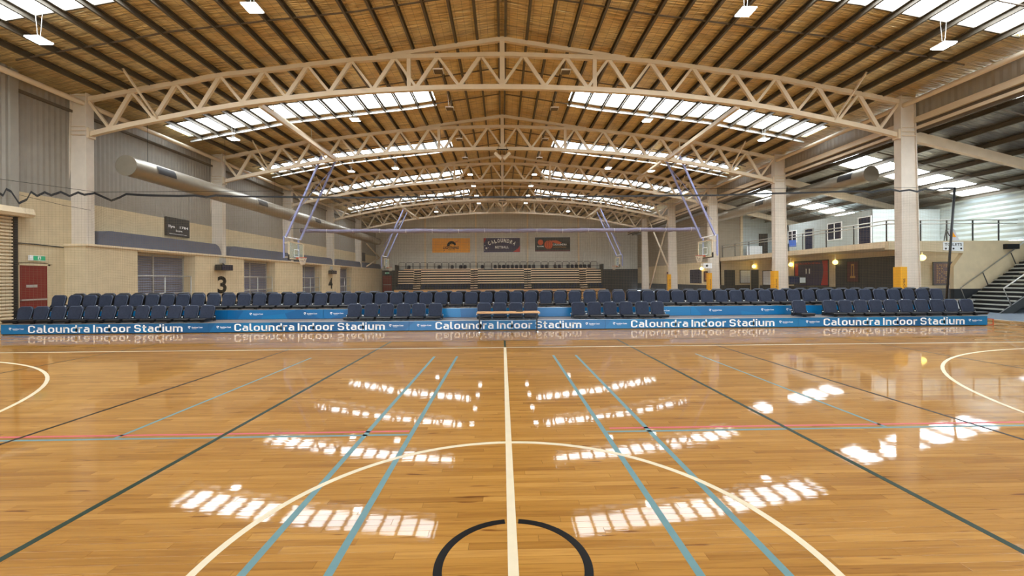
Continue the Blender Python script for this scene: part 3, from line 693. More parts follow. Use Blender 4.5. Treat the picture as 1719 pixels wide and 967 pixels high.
# framed artworks and posters
def picture(x, y, z, w, h, lab, face=None, lines=True, name='framed_picture'):   # facing -Y
    r = root(name, lab, 'picture', (x, y, z))
    f = MB(); f.box(-w / 2, w / 2, -.04, 0, 0, .05); f.box(-w / 2, w / 2, -.04, 0, h - .05, h); f.box(-w / 2, -w / 2 + .05, -.04, 0, 0, h); f.box(w / 2 - .05, w / 2, -.04, 0, 0, h); f.build('frame', M_dark, r)
    MB().box(-w / 2 + .05, w / 2 - .05, -.02, 0, .05, h - .05).build('panel', face or M_maroon, r)
    if lines:
        a = MB()
        for i in range(11):
            for j in range(6):
                if random.random() < .75: a.box(-w * .32 + j * w * .105, -w * .32 + j * w * .105 + w * random.uniform(.03, .09), -.026, -.02, .12 + i * (h - .22) / 11, .12 + i * (h - .22) / 11 + .05)
        a.build('jersey_print', M_ochre, r)['kind'] = 'stuff'
    return r
picture(23.05, 19.0, 1.17, 1.15, 1.22, 'dark framed artwork with ochre pattern under the mezzanine by the stairs')
def picture_x(y0, y1, z0, z1, lab, X=21.18, face=None, lines=True, cat='picture', name='framed_picture'):  # facing -X
    w = y1 - y0; h = z1 - z0
    r = root(name, lab, cat, (X, (y0 + y1) / 2, z0), rz=-math.pi / 2)
    f = MB(); f.box(-w / 2, w / 2, -.04, 0, 0, .05); f.box(-w / 2, w / 2, -.04, 0, h - .05, h); f.box(-w / 2, -w / 2 + .05, -.04, 0, 0, h); f.box(w / 2 - .05, w / 2, -.04, 0, 0, h); f.build('frame', M_dark, r)
    MB().box(-w / 2 + .05, w / 2 - .05, -.02, 0, .05, h - .05).build('panel', face or M_maroon, r)
    if lines:
        a = MB(); a.box(-w * .2, w * .2, -.026, -.02, h * .2, h * .3); a.box(-w * .12, -w * .06, -.026, -.02, h * .3, h * .8); a.box(w * .06, w * .12, -.026, -.02, h * .3, h * .8); a.box(-w * .12, w * .12, -.026, -.02, h * .78, h * .86)
        a.build('jersey_print', M_ochre, r)['kind'] = 'stuff'
    return r
struct(MB().box(21.12, 21.18, 19.0, 23.7, 1.0, 2.75).build('door_6', M_charcoal))
picture_x(21.9, 22.8, 1.3, 2.6, 'framed jersey artwork on the dark wall under the mezzanine', X=21.1)
r = picture_x(24.3, 27.5, 1.02, 2.78, 'large dark netball mural with a white number and red edge under the mezzanine', X=21.18, face=M_navy, lines=False, cat='mural', name='wall_mural')
mb = MB().box(-1.5, -1.2, -.03, -.02, .1, 1.6)
for i in range(12): mb.box(1.2 + .2 * math.sin(i / 11 * 2.6) - .25, 1.53, -.03, -.02, .08 + i * .14, .08 + (i + 1) * .14)
mb.build('red_edge', M_redp, r)
put_text(MB(), 'CALOUNDRA NETBALL', -1.15, .9, 1.5, 1.64, lambda u, v: (u, -.032, v), off=.01).build('lettering', M_redp, r)
put_text(MB(), '11', -.45, -.05, .85, 1.2, lambda u, v: (u, -.032, v), off=.03).build('number', M_white, r)
picture_x(29.0, 31.2, 1.0, 2.2, 'pale notice board covered in sheets under the far mezzanine', face=M_white, lines=False, cat='notice board', name='notice_board')
opening('door_7', 31.7, 32.8, 0, 2.3, 21.19, m=M_charcoal, frame=M_cream)
opening('window_42', 36.0, 38.5, 1.15, 2.45, 18.5, m=M_win, frame=M_ledge)
picture_x(34.9, 35.6, 1.3, 2.25, 'narrow dark framed jersey beside the blue window', X=18.48)
opening('door_8', 42.5, 44.3, 0, 2.35, 18.5, m=M_maroon, frame=M_cream)
opening('door_9', 50.5, 52.2, 0, 2.35, 18.5, m=M_red, frame=M_cream)
struct(MB().box(18.95, 19.85, 32.92, 32.98, 0, 2.3).build('door_10', M_charcoal))
r = picture(20.9, 32.97, 1.15, 1.25, 1.15, 'white timetable board beside the dark far door', face=M_white, lines=False, name='timetable_board')
mb = MB()
for i in range(9): mb.box(-.5, .5, -.028, -.02, .12 + i * .11, .13 + i * .11)
mb.build('ruled_lines', M_charcoal, r)
# globes
for k, (x, y, z, lab) in enumerate(((20.9, 18.0, 2.57, 'lit globe lamp by the artwork near the stairs'), (21.05, 23.62, 2.57, 'lit globe lamp right of the netball mural'), (21.05, 27.7, 2.57, 'lit globe lamp left of the netball mural'),
        (21.05, 32.2, 2.57, 'lit globe lamp near the notice board'), (18.35, 33.6, 2.5, 'lit globe lamp right of the third right column'), (18.35, 35.8, 2.5, 'lit globe lamp over the narrow framed jersey'))):
    r = root('globe_lamp', lab, 'lamp', (x, y, z), group='globe lamps under the mezzanine')
    mb = MB(); vs = []; n = 16
    for i in range(9):
        t = math.pi * i / 8
        for j in range(n): vs.append((.15 * math.sin(t) * math.cos(2 * math.pi * j / n), .15 * math.sin(t) * math.sin(2 * math.pi * j / n), -.15 * math.cos(t)))
    mb.add(vs, [(i * n + j, i * n + (j + 1) % n, (i + 1) * n + (j + 1) % n, (i + 1) * n + j) for i in range(8) for j in range(n)], True)
    mb.build('globe', M_globe, r); MB().tube((0, 0, .13), (0, 0, .48), .03).build('bracket', M_white, r)
# blue chair on balcony
r = root('plastic_chair', 'blue plastic chair on the balcony beside the second right column', 'chair', (20.2, 26.3, 3.35), -.6)
MB().box(-.22, .22, -.2, .22, .42, .46).build('seat', M_bluechair, r); MB().bar((0, .22, .5), (0, .3, .9), .42, .03, (0, 1, 0)).build('backrest', M_bluechair, r)
for a, b in ((-1, -1), (1, -1), (-1, 1), (1, 1)): MB().tube((a * .2, b * .18, 0), (a * .19, b * .17, .42), .015).build('leg', M_silver, r)

# ================================================================== STAIRS
r = root('staircase', 'dark steel staircase with grey treads rising to the right', 'staircase', (21.75, 16.25, 0))
for i in range(18):
    x = i * .262; z = (i + 1) * .183
    t = MB().box(x + .05, x + .30, -.93, .93, z - .05, z).build('tread', M_stair, r)
    MB().box(x - .012, x + .10, -.93, .93, z - .05, z + .008).build('nosing', M_nosing, t)
    MB().box(x + .20, x + .22, -.93, .93, z, z + .10).build('riser', M_dark, r)
for y in (-.98, .98):
    MB().add([(-.25, y - .03, 0), (.35, y - .03, 0), (5.2, y - .03, 3.1), (5.2, y - .03, 3.5), (-.25, y + .03, 0), (.35, y + .03, 0), (5.2, y + .03, 3.1), (5.2, y + .03, 3.5)],
             [(0, 1, 2, 3), (7, 6, 5, 4), (0, 4, 5, 1), (1, 5, 6, 2), (2, 6, 7, 3), (3, 7, 4, 0)]).build('stringer', M_stair, r)
    x0 = .25 if y > 0 else -.05
    MB().path([(x0 + .35, y, .2 if y > 0 else .35), (x0, y, 1.08), (5.2, y, 4.5)], .028).build('handrail', M_silver, r)
    for i in range(1, 4): MB().tube((x0 + i * 1.4, y, i * .95 + .15), (x0 + i * 1.4 - .3, y, i * .95 + .85), .02).build('baluster', M_charcoal, r)
o = MB().prism([(22.6, .3), (23.35, .3), (23.35, .62), (22.5, .62)], 'y', 14.95, 15.1)
r = root('crate', 'pale plastic crate beside the foot of the staircase', 'crate', (21.3, 16.6, 0))
MB().box(-.2, .35, -.2, .2, .05, .5).build('bin', M_white, r); MB().box(-.25, .4, -.24, .24, .5, .56).build('rim', M_silver, r)

# ================================================================== COLUMNS, TRUSSES
def column(s, y, lab):
    r = root('column', lab, 'column', (s * 16.45, y, 0), group='main columns')
    z0 = 0.0 if s > 0 else 3.13
    def X(z): return (.83 - .023 * z)      # outer edge
    def face(a, b, zz0, zz1, y0, y1): return [(s * a(zz0), y0, zz0), (s * b(zz0), y0, zz0), (s * b(zz1), y0, zz1), (s * a(zz1), y0, zz1), (s * a(zz0), y1, zz0), (s * b(zz0), y1, zz0), (s * b(zz1), y1, zz1), (s * a(zz1), y1, zz1)]
    F = [(0, 1, 2, 3), (7, 6, 5, 4), (0, 4, 5, 1), (1, 5, 6, 2), (2, 6, 7, 3), (3, 7, 4, 0)]
    MB().add(face(lambda z: .03, lambda z: X(z) - .03, z0, 9.1, .06, .26), F).build('web', M_col, r)
    MB().add(face(lambda z: 0, lambda z: .03, z0, 9.12, 0, .32), F).build('flange', M_col, r)
    MB().add(face(lambda z: X(z) - .03, X, z0, 9.12, 0, .32), F).build('flange', M_col, r)
    MB().add(face(lambda z: .03, lambda z: .16, z0, 7.4, .02, .06), F).build('edge_plate', M_col, r)
    for z in (7.45, 7.62, 7.78, 9.0): MB().add(face(lambda q: .01, lambda q: X(q) - .01, z, z + .03, .01, .31), F).build('stiffener', M_steel, r)
    MB().box(min(-s * .09, 0), max(-s * .09, 0), .02, .3, 7.35, 7.75).build('bracket', M_steel, r) 
    return r
on = ['first', 'second', 'third', 'fourth', 'fifth']
for k, y in enumerate(BAY):
    column(-1, y, '%s cream steel column from the camera on the left wall' % on[k])
    column(1, y, '%s cream steel column from the camera on the right side' % on[k])
    if k < 4:
        r = root('column_pad', 'yellow protective pad with dark lettering on the %s right column' % on[k], 'pad', (16.5, y, 0), group='yellow column pads')
        MB().box(-.2, .08, -.09, -.001, 0.02, 2.03).build('padding', M_yellow, r)
        MB().box(-.2, -.06, -.001, .24, 0.02, 2.03).build('side_padding', M_yellow, r)
        put_text(MB(), 'SPORTS', .75, 1.55, .01, .09, lambda u, v: (-v, -.093, 2.3 - u), off=.02).build('lettering', M_maroon, r)
TX = [0, .87, 2.6, 4.35, 6.0, 7.8, 9.65, 11.25, 12.9, 14.57, 16.15, 16.5]; TZ = [10.86, 10.85, 10.79, 10.73, 10.61, 10.40, 10.16, 9.98, 9.66, 9.36, 9.05, 8.98]
BX = [0, 1.68, 3.4, 5.07, 6.75, 8.5, 10.1, 11.8, 13.7, 15.1, 16.3, 16.5]; BZ = [9.55, 9.535, 9.48, 9.39, 9.28, 9.08, 8.88, 8.60, 8.22, 7.93, 7.64, 7.58]
def tz(x): return lerp(TX, TZ, abs(x))
def bz(x): return lerp(BX, BZ, abs(x))
def truss(lab):
    r = root('roof_truss', lab, 'truss', (0, 14.57, 0), group='white arched roof trusses')
    xs = [i * .55 for i in range(-30, 31)]
    MB().strip([(x, tz(x)) for x in xs], [(x, tz(x) - .17) for x in xs], 0, .16).build('top_chord', M_steel, r)
    MB().strip([(x, bz(x)) for x in xs], [(x, bz(x) - .19) for x in xs], 0, .16).build('bottom_chord', M_steel, r)
    for s in (-1, 1):
        MB().strip([(0, 11.5), (s * 5.05, 10.73)], [(0, 11.33), (s * 5.05, 10.58)], .01, .15).build('ridge_chord', M_steel, r)
        MB().box(s * 3.78 - .08, s * 3.78 + .08, .02, .14, bz(3.78) - .02, 10.78).build('post', M_steel, r)
        for k in range(0, 9):
            a = 1.74 * k; b = .87 * (2 * k + 1); c = 1.74 * (k + 1)
            for p, q, w in ((a, b, .10), (c, b, .15)):
                if p > 16: continue
                MB().bar((s * p, .08, bz(p) - .05), (s * q, .08, tz(q) - .1), .10, w, (0, 1, 0) if False else (s, 0, 0)).build('web_member', M_steel, r)
        MB().bar((s * 15.66, .08, bz(15.66) - .05), (s * 16.5, .08, tz(16.5) - .1), .1, .1).build('web_member', M_steel, r)
        MB().bar((s * 13.73, .0, bz(13.73) - .1), (s * 14.02, -1.2, roofz(14.02) + .05), .06, .06).build('fly_brace', M_steel, r)
    MB().box(-.1, .1, .02, .14, 9.4, 11.4).build('post', M_steel, r)
    return r
t0 = truss('cream arched roof truss nearest the camera')
for k in range(1, 5): copy_tree(t0, (0, 14.57 + 8 * k, 0), label='%s cream arched roof truss counted from the camera' % on[k])
for s, side in ((-1, 'left'), (1, 'right')):
    o = MB().bar((s * 9.78, 14.73, 8.72), (s * 9.95, 22.55, 8.82), .15, .17).build('longitudinal_strut', M_steel); tag(o, 'cream strut between the first two trusses, %s of centre' % side, 'beam')
    o = MB().bar((s * 9.78, 38.75, 8.72), (s * 9.78, 46.55, 8.78), .15, .17).build('longitudinal_strut', M_steel); tag(o, 'cream strut between the fourth and fifth trusses, %s of centre' % side, 'beam')
    o = MB().tube((s * 16.62, Y0 + .1, 8.72), (s * 16.62, Y1 - .1, 8.72), .1, 12).build('eave_tube', M_steel); tag(o, 'long cream tube under the %s eave' % side, 'pipe')
r = root('cross_brace', 'pair of crossed cream tubes between the last two right columns', 'brace', (16.8, 42.5, 0))
MB().tube((0, 3.4, 9.0), (0, -3.8, 1.8), .09).build('brace', M_steel, r); MB().tube((0.1, -2.7, 7.6), (.1, 3.0, .3), .08).build('brace', M_steel, r)
r = root('cross_brace', 'small cream brace on the far left wall behind the duct end', 'brace', (-16.25, 50.5, 0))
MB().tube((0, -2.6, 6.0), (0, 2.6, 4.6), .08).build('brace', M_steel, r); MB().tube((0, -2.6, 3.3), (0, 2.6, 4.6), .08).build('brace', M_steel, r)

# ================================================================== DUCTS
def duct(x, z, y0, y1, rad, lab, side, vents):
    r = root('air_duct', lab, 'duct', (x, y0, z))
    mb = MB(); vs = []; n = 28; L = y1 - y0; k = int(L / .12)
    for i in range(k + 1):
        rr = rad if i % 2 else rad + .014
        for j in range(n): vs.append((rr * math.cos(2 * math.pi * j / n), L * i / k, rr * math.sin(2 * math.pi * j / n)))
    mb.add(vs, [(i * n + j, i * n + (j + 1) % n, (i + 1) * n + (j + 1) % n, (i + 1) * n + j) for i in range(k) for j in range(n)], True)
    mb.build('pipe', M_duct, r)
    MB().tube((0, -.03, 0), (0, .02, 0), rad + .02, 28).build('end_cap', M_duct, r)
    for a, b in vents:
        g = MB(); vs = []; m = 6
        for q in (a - y0, b - y0):
            for j in range(m + 1):
                t = math.radians(-8 + 50 * j / m)
                vs.append((side * (rad + .025) * math.cos(t), q, (rad + .025) * math.sin(t)))
        g.add(vs, [(j, j + 1, m + 2 + j, m + 1 + j) for j in range(m)]); g.build('vent_grille', M_grille, r)
    for i in range(int(L / 5)):
        MB().tube((0, 1 + i * 5, rad), (0, 1 + i * 5, (roofz(x) if x < 0 else anz(x)) - z + .1), .008, 5).build('hanger', M_dark, r)
duct(-15.2, 6.33, 14.85, 49.0, .4, 'long round galvanised air duct along the left wall', 1, [(15.9, 16.9), (23.3, 24.3), (31.0, 32.0), (38.6, 39.6)])
duct(18.0, 6.66, 17.64, 33.0, .37, 'round galvanised air duct under the right side roof', -1, [(18.35, 19.25), (25.5, 26.4)])

# ================================================================== LIGHTS
def light_proto(lit, ch):
    r = root('high_bay_light', 'x', 'light', (0, 0, 0))
    MB().box(-.21, .21, -.21, .21, 0, .05).build('housing', M_white, r)
    MB().box(-.18, .18, -.18, .18, -.012, 0).build('diffuser', M_glow if lit else M_bridge, r)
    MB().box(-.06, .06, -.06, .06, .05, .14).build('driver', M_silver, r)
    for s in (-1, 1): MB().tube((s * .04, 0, .14), (s * .12, 0, ch), .008, 5).build('chain', M_silver, r)
    return r
LG = [(-13.6, 10.2, 8.72, 1, 'in front of the first truss'), (-6.95, 9.4, 9.2, 1, 'in front of the first truss'), (-13.5, 18.9, 8.75, 1, 'just beyond the first truss'), (-6.95, 17.5, 9.2, 1, 'just beyond the first truss'),
      (-7.2, 25.9, 9.15, 1, 'beyond the second truss'), (-10.3, 26.3, 9.05, 1, 'beyond the second truss'), (-7.35, 44.3, 9.2, 1, 'far off near the fifth truss')]
for y, w in ((15.1, 'at the first truss'), (18.9, 'in the first skylight bay'), (23.6, 'at the second truss'), (27.6, 'in the second skylight bay')): LG.append((-2.66, y, 10.3, 0, w))
for y, w in ((32.2, 'beyond the third truss'), (36.4, 'before the fourth truss'), (40.8, 'beyond the fourth truss'), (45.1, 'before the fifth truss')): LG.append((-2.66, y, 10.3, 1, w))
PR = {}
for (x, y, z, lit, where) in LG:
    for s in (-1, 1):
        cls = (lit, 0 if abs(x) < 4 else (1 if abs(x) < 8 else 2))
        lane = ['by the ridge', 'midway up the roof slope', 'near the eave'][cls[1]]
        lab = '%s square light %s, %s side, %s' % ('lit' if lit else 'unlit', lane, 'left' if s < 0 else 'right', where)
        xx = abs(x) * s
        if cls not in PR:
            o = light_proto(lit, [.76, 1.45, 1.0][cls[1]]); o.location = (xx, y, z); o['label'] = lab; o['group'] = 'high bay lights'; PR[cls] = o
        else: copy_tree(PR[cls], (xx, y, z), label=lab, group='high bay lights')
on = ['first', 'second', 'third', 'fourth', 'fifth']
for y, z, lab in ((22.4, 9.0, 'V shaped speaker pair hanging under the ridge at the second truss'), (38.4, 9.0, 'V shaped speaker pair hanging under the ridge at the fourth truss')):
    r = root('speaker_pair', lab, 'speaker', (0, y, z))
    for s in (-1, 1):
        MB().bar((s * .06, 0, -.25), (s * .45, 0, .12), .25, .16, (0, 0, 1)).build('speaker', M_steel, r)
        MB().tube((s * .25, 0, 0), (s * .25, 0, .6), .012, 6).build('hanger', M_dark, r)
    MB().box(-.35, .35, -.03, .03, .3, .36).build('cross_bar', M_dark, r)

# ================================================================== HOOPS
def hoop(lab, x, y, rz):
    r = root('basketball_hoop', lab, 'basketball hoop', (x, y, 0), rz, 'ceiling hung basketball hoops')
    # local: board faces -X, court centre towards -X
    for s in (-1, 1):
        a = MB().bar((-2.1, s * .9, 9.35), (.18, s * .9, 4.25), .1, .1).build('arm', M_lav, r)
        MB().bar((.3, s * .9, 4.3), (.3, s * .9, 3.0), .08, .08).build('mast', M_lav, r)
        MB().tube((-1.9, s * .9 - .02, 8.9), (.35, -s * .2, 5.3), .02, 6).build('stay', M_lav, r)
    MB().tube((.2, -.95, 4.25), (.2, .95, 4.25), .045).build('cross_tube', M_white, r)
    MB().tube((-2.1, -1.0, 9.38), (-2.1, 1.0, 9.38), .05).build('pivot_tube', M_steel, r)
    MB().box(-2.2, -2.0, -1.35, 6.6, 9.42, 9.55).build('hanging_beam', M_steel, r)
    for yy in (-1.2, 2.5, 6.4): MB().tube((-2.1, yy, 9.54), (-2.1, yy, 10.24), .03, 6).build('hanger', M_steel, r)
    MB().box(-.01, .01, -.88, .88, 2.98, 3.95).build('backboard', M_glass, r)
    f = MB(); f.box(-.03, .03, -.92, .92, 2.93, 2.99); f.box(-.03, .03, -.92, .92, 3.94, 4.0); f.box(-.03, .03, -.92, -.86, 2.99, 3.94); f.box(-.03, .03, .86, .92, 2.99, 3.94)
    f.build('board_frame', M_ledge, r)
    f = MB(); f.box(-.02, -.012, -.31, .31, 3.1, 3.14); f.box(-.02, -.012, -.31, .31, 3.53, 3.57); f.box(-.02, -.012, -.31, -.27, 3.14, 3.53); f.box(-.02, -.012, .27, .31, 3.14, 3.53)
    f.build('target_square', M_white, r)
    f = MB(); f.box(-.045, .045, -.95, .95, 2.88, 2.93); f.box(-.045, .045, -.97, -.92, 2.88, 3.2); f.box(-.045, .045, .92, .97, 2.88, 3.2); f.build('edge_padding', M_dark, r)
    f = MB(); f.bar((.05, -.9, 3.05), (.25, -.9, 3.05), .06, .06); f.bar((.05, .9, 3.05), (.25, .9, 3.05), .06, .06); f.bar((.05, -.9, 3.9), (.25, -.9, 3.9), .06, .06); f.bar((.05, .9, 3.9), (.25, .9, 3.9), .06, .06); f.build('board_bracket', M_ledge, r)
    MB().path([(-.38 + .225 * math.cos(t * math.pi / 10), .225 * math.sin(t * math.pi / 10), 3.05) for t in range(20)], .014, 6, True).build('rim', M_rim, r)
    MB().box(-.16, -.02, -.09, .09, 2.98, 3.07).build('rim_bracket', M_rim, r)
    mb = MB()
    for j in range(12):
        for d in (-1, 1):
            a0 = j * math.pi / 6; pts = []
            for k in range(4):
                rr = .225 - .035 * k; a = a0 + d * k * math.pi / 12
                pts.append((-.38 + rr * math.cos(a), rr * math.sin(a), 3.04 - .14 * k))
            mb.path(pts, .009, 4)
    mb.build('net', M_netw, r)
    return r
h0 = hoop('glass backboard basketball hoop hanging on lavender arms, near right', 12.8, 23.8, 0)
copy_tree(h0, (-12.8, 23.8, 0), math.pi, 'glass backboard basketball hoop hanging on lavender arms, near left')
copy_tree(h0, (12.8, 44, 0), 0, 'far small basketball hoop on the right, before the dark back wall')
copy_tree(h0, (-12.8, 44, 0), math.pi, 'far small basketball hoop on the left, near the far red door')
# rolled divider
pts = []; rr = []
for i in range(93):
    x = -15.4 + i * (30.7 / 92); pts.append((x, 29.8, 5.42 + .018 * math.sin(i * .5) - .05 * math.sin(math.pi * i / 92) + random.uniform(-.008, .008))); rr.append(.15 + random.uniform(-.025, .025))
r = root('rolled_curtain', 'rolled grey violet divider curtain hanging across the far courts', 'curtain', (0, 0, 0))
MB().path(pts, rr, 10).build('fabric_roll', M_curt, r)
MB().tube((-16.3, 29.8, 5.62), (16.3, 29.8, 5.62), .015, 6).build('cable', M_dark, r)
for i in range(0, 93, 6): x, y, z = pts[i]; MB().path([(x + .0, y + .17 * math.cos(t * math.pi / 5), z + .17 * math.sin(t * math.pi / 5)) for t in range(10)], .012, 4, False).build('tie', M_white, r)

# ================================================================== DIVIDER NET
RIB = [(-16.9, 12.04, 4.62), (-16.87, 12.1, 4.57), (-16.83, 12.16, 4.8), (-16.77, 12.25, 4.73), (-16.67, 12.39, 4.36), (-16.57, 12.54, 4.52), (-16.52, 12.62, 4.8), (-16.44, 12.74, 4.68), (-16.34, 12.89, 4.84), (-16.25, 13.02, 4.76), (-16.12, 13.22, 4.92), (-16.0, 13.41, 4.81), (-15.87, 13.59, 4.98), (-15.78, 13.73, 4.92), (-15.62, 13.96, 5.03), (-15.03, 14.0, 4.75), (-14.74, 14.0, 4.86), (-14.47, 14.0, 5.0), (-14.07, 14.0, 4.97), (-13.62, 14.0, 4.95), (-12.49, 14.0, 4.92), (-11.88, 14.0, 4.94), (-11.43, 14.0, 4.87), (-11.09, 14.0, 4.94), (-10.46, 14.0, 4.9), (-9.55, 14.0, 4.89), (-7.96, 14.0, 4.87), (-5.67, 14.0, 4.84), (-3.36, 14.0, 4.86), (-0.04, 14.0, 4.85), (3.65, 14.0, 4.86), (6.49, 14.0, 4.9), (8.39, 14.0, 4.9), (10.55, 14.0, 4.97), (11.88, 14.0, 4.99), (13.13, 14.0, 5.03), (14.47, 14.0, 5.05), (14.71, 14.0, 5.0), (15.07, 14.0, 5.08), (15.51, 14.0, 5.13), (15.88, 14.0, 5.05), (16.29, 14.0, 5.1), (16.61, 14.0, 5.03), (16.91, 14.0, 5.14), (17.27, 14.0, 5.08), (17.52, 14.0, 5.15), (18.1, 14.0, 5.17)]
net = root('divider_net', 'fine mesh sports net hanging across the hall behind the seats', 'net', (0, 0, 0))
mb = MB()
for i in range(len(RIB) - 1):
    a, b = Vector(RIB[i]), Vector(RIB[i + 1]); w = .042 if a.x < -11 else .034
    mb.add([a + Vector((0, -.004, -w)), b + Vector((0, -.004, -w)), b + Vector((0, -.004, w)), a + Vector((0, -.004, w)), a + Vector((0, .004, -w)), b + Vector((0, .004, -w)), b + Vector((0, .004, w)), a + Vector((0, .004, w))],
           [(0, 1, 2, 3), (7, 6, 5, 4), (0, 4, 5, 1), (1, 5, 6, 2), (2, 6, 7, 3), (3, 7, 4, 0)])
mb.build('top_band', M_dark, net)
def netY(x): return 14.0 if x > -15.6 else 14.0 - (-15.6 - x) * 1.5
RXs = [p[0] for p in RIB]; RZs = [p[2] for p in RIB]
mb = MB(); pitch = .062; wv = .0019; X = -16.9; 
def wob(x): return .05 * math.sin(x * 1.3) + .02 * math.sin(x * 5.1)
NXs = []
while X < 17.95: NXs.append(X); X += pitch * (.83 if X < -15.6 else 1)
for x in NXs:
    z = lerp(RXs, RZs, x); y = netY(x) + wob(x) * .5
    mb.add([(x - wv, y, .68), (x + wv, y, .68), (x + wv, y, z), (x - wv, y, z)], [(0, 1, 2, 3)])
nr = int(4.4 / pitch)
for k in range(nr):
    g = NXs[::8] + [NXs[-1]]
    vs = []
    for x in g:
        z = .68 + (lerp(RXs, RZs, x) - .68) * k / nr; y = netY(x) + wob(x) * .5
        vs += [(x, y, z - wv), (x, y, z + wv)]
    mb.add(vs, [(2 * i, 2 * i + 2, 2 * i + 3, 2 * i + 1) for i in range(len(g) - 1)])
o = mb.build('mesh', M_cord, net); o['kind'] = 'stuff'
MB().tube((-17.0, 12.0, 5.12), (-15.6, 14.0, 5.08), .008, 5).build('wire', M_dark, net)
MB().tube((-15.6, 14.0, 5.08), (18.15, 14.0, 5.2), .008, 5).build('wire', M_dark, net)
o = MB().tube((18.15, 14.0, 5.2), (17.72, 14.0, 0), .04, 8).build('net_pole', M_dark); tag(o, 'thin black pole ending the net at the right', 'pole')
o = MB().path([(-17.05, 12.3, 4.75), (-16.5, 13.6, 4.52), (-16.15, 14.35, 4.44)], .008, 5).build('stay_cable', M_dark); tag(o, 'thin dark cable running to the left column', 'cable')

# ================================================================== SEATING
def seat_proto():
    r = root('padded_chair', 'x', 'seat', (0, 0, 0))
    c = math.cos; 
    # pan with rounded front
    sec = [(.06, .075), (.035, .095), (.05, .118), (.12, .13), (.44, .115), (.47, .08), (.45, .06), (.10, .055)]
    MB().prism(sec, 'x', -.225, .225).build('seat_pad', M_shell, r)
    MB().box(-.215, .215, .07, .46, .035, .06).build('seat_base', M_shell, r)
    out = [(-.16, .0), (-.19, .02), (-.205, .10), (-.222, .30), (-.222, .345), (-.205, .385), (-.165, .43), (-.14, .437), (.14, .437), (.165, .43), (.205, .385), (.222, .345), (.222, .30), (.205, .10), (.19, .02), (.16, .0)]
    def P(u, v, d): return (u, .46 + v * .22 + d * .975, .095 + v * .975 - d * .22)
    def slab(o_, rings):
        n = len(out); vs = []; mb = MB(); cz = .22
        for sc, d in rings: vs += [P(u * sc, cz + (v - cz) * sc, d) for u, v in out]
        fs = [list(range(n))]
        for k in range(len(rings) - 1): fs += [(k * n + i, k * n + (i + 1) % n, (k + 1) * n + (i + 1) % n, (k + 1) * n + i) for i in range(n)]
        fs.append([(len(rings) - 1) * n + i for i in range(n)][::-1])
        mb.add(vs, fs); return mb
    slab(out, [(.82, -.035), (.93, -.032), (.985, -.018), (1, .0), (1, .02)]).build('backrest', M_fabric, r)
    slab(out, [(1.01, .0195), (1.01, .05), (.9, .07)]).build('back_shell', M_shell, r)
    MB().path([P(u * 1.0, .22 + (v - .22) * 1.0, -.006) for u, v in out], .009, 4, True).build('piping', M_pipe, r)
    for s in (-1, 1): MB().prism([(.42, .02), (.56, .02), (.56, .2), (.5, .2), (.42, .1)], 'x', s * .232 - .008, s * .232 + .008).build('bracket', M_shell, r)
    for s in (-1, 1): MB().tube((s * .236, .485, .145), (s * .262, .485, .145), .016, 8).build('hinge_cap', M_white, r)
    MB().box(-.03, .03, .2, .3, 0, .04).build('foot', M_shell, r)
    return r
def ordn(n): return '%d%s' % (n, 'th' if 10 <= n % 100 <= 20 else {1: 'st', 2: 'nd', 3: 'rd'}.get(n % 10, 'th'))
seat0 = seat_proto(); first = [True]
def place(x, y, z, rz, lab, grp):
    if first[0]:
        first[0] = False; seat0.location = (x, y, z); seat0.rotation_euler = (0, 0, rz); seat0['label'] = lab; seat0['group'] = grp; return
    copy_tree(seat0, (x, y, z), rz, lab, grp)
FR = [(-15.5, -9.68, 12, 'left end block'), (-4.91, -2.28, 6, 'block left of the table'), (-.65, .88, 4, 'block behind the table'), (2.48, 5.14, 6, 'block right of the table'), (9.94, 9.94, 1, ''), (11.0, 15.75, 10, 'right end block')]
for a, b, n, nm in FR:
    for i in range(n):
        x = a if n == 1 else a + (b - a) * i / (n - 1)
        lab = 'single slate blue seat standing alone on the lower tier' if n == 1 else 'slate chair, %s from left, lower tier %s' % (ordn(i + 1), nm)
        place(x, 10.99 + random.uniform(-.01, .01), .32, random.uniform(-.03, .03), lab, 'lower tier seats')
for i in range(60):
    x = -15.55 + (15.86 + 15.55) * i / 59
    place(x, 12.07, .65, random.uniform(-.02, .02), 'slate blue padded seat, %s from the left of the upper tier, facing the camera' % ordn(i + 1), 'upper tier seats facing the camera')
for i in range(60):
    x = -15.42 + (15.86 + 15.55) * i / 59
    if -.4 < x < 3.9: x = x
    place(x, 13.72, .69, math.pi, 'dark seat seen from behind, %s from the left of the rearmost row' % ordn(i + 1), 'rear row seats facing away')
# lower risers
SB = [-15.64, -9.29, -3.02, 3.24, 9.54, 15.84]; TXT = [(-14.81, -10.09), (-8.49, -3.79), (-2.19, 2.47), (4.07, 8.75), (10.37, 15.07)]
pos5 = ['leftmost', 'second from left', 'middle', 'fourth from left', 'rightmost']
def logo(mb, x, z, fn_y, sc=1.0, txt=True):
    f = lambda u, v: (u, fn_y, v)
    # small bird mark: two swept wings
    mb.add([f(x, z + .02), f(x + .05, z - .01), f(x + .07, z - .04), f(x + .03, z - .02)], [(0, 1, 2, 3)])
    mb.add([f(x + .02, z + .05), f(x + .06, z + .01), f(x + .09, z + .035), f(x + .06, z - .015)], [(0, 1, 3, 2)])
    mb.add([f(x + .01, z + .035), f(x + .03, z + .045), f(x + .025, z + .0)], [(0, 1, 2)])
    put_text(mb, 'Sunshine Coast', x + .12, x + .46, z - .018, z + .025, f, off=.02)
    put_text(mb, 'COUNCIL', x + .14, x + .27, z - .05, z - .032, f, off=.01)
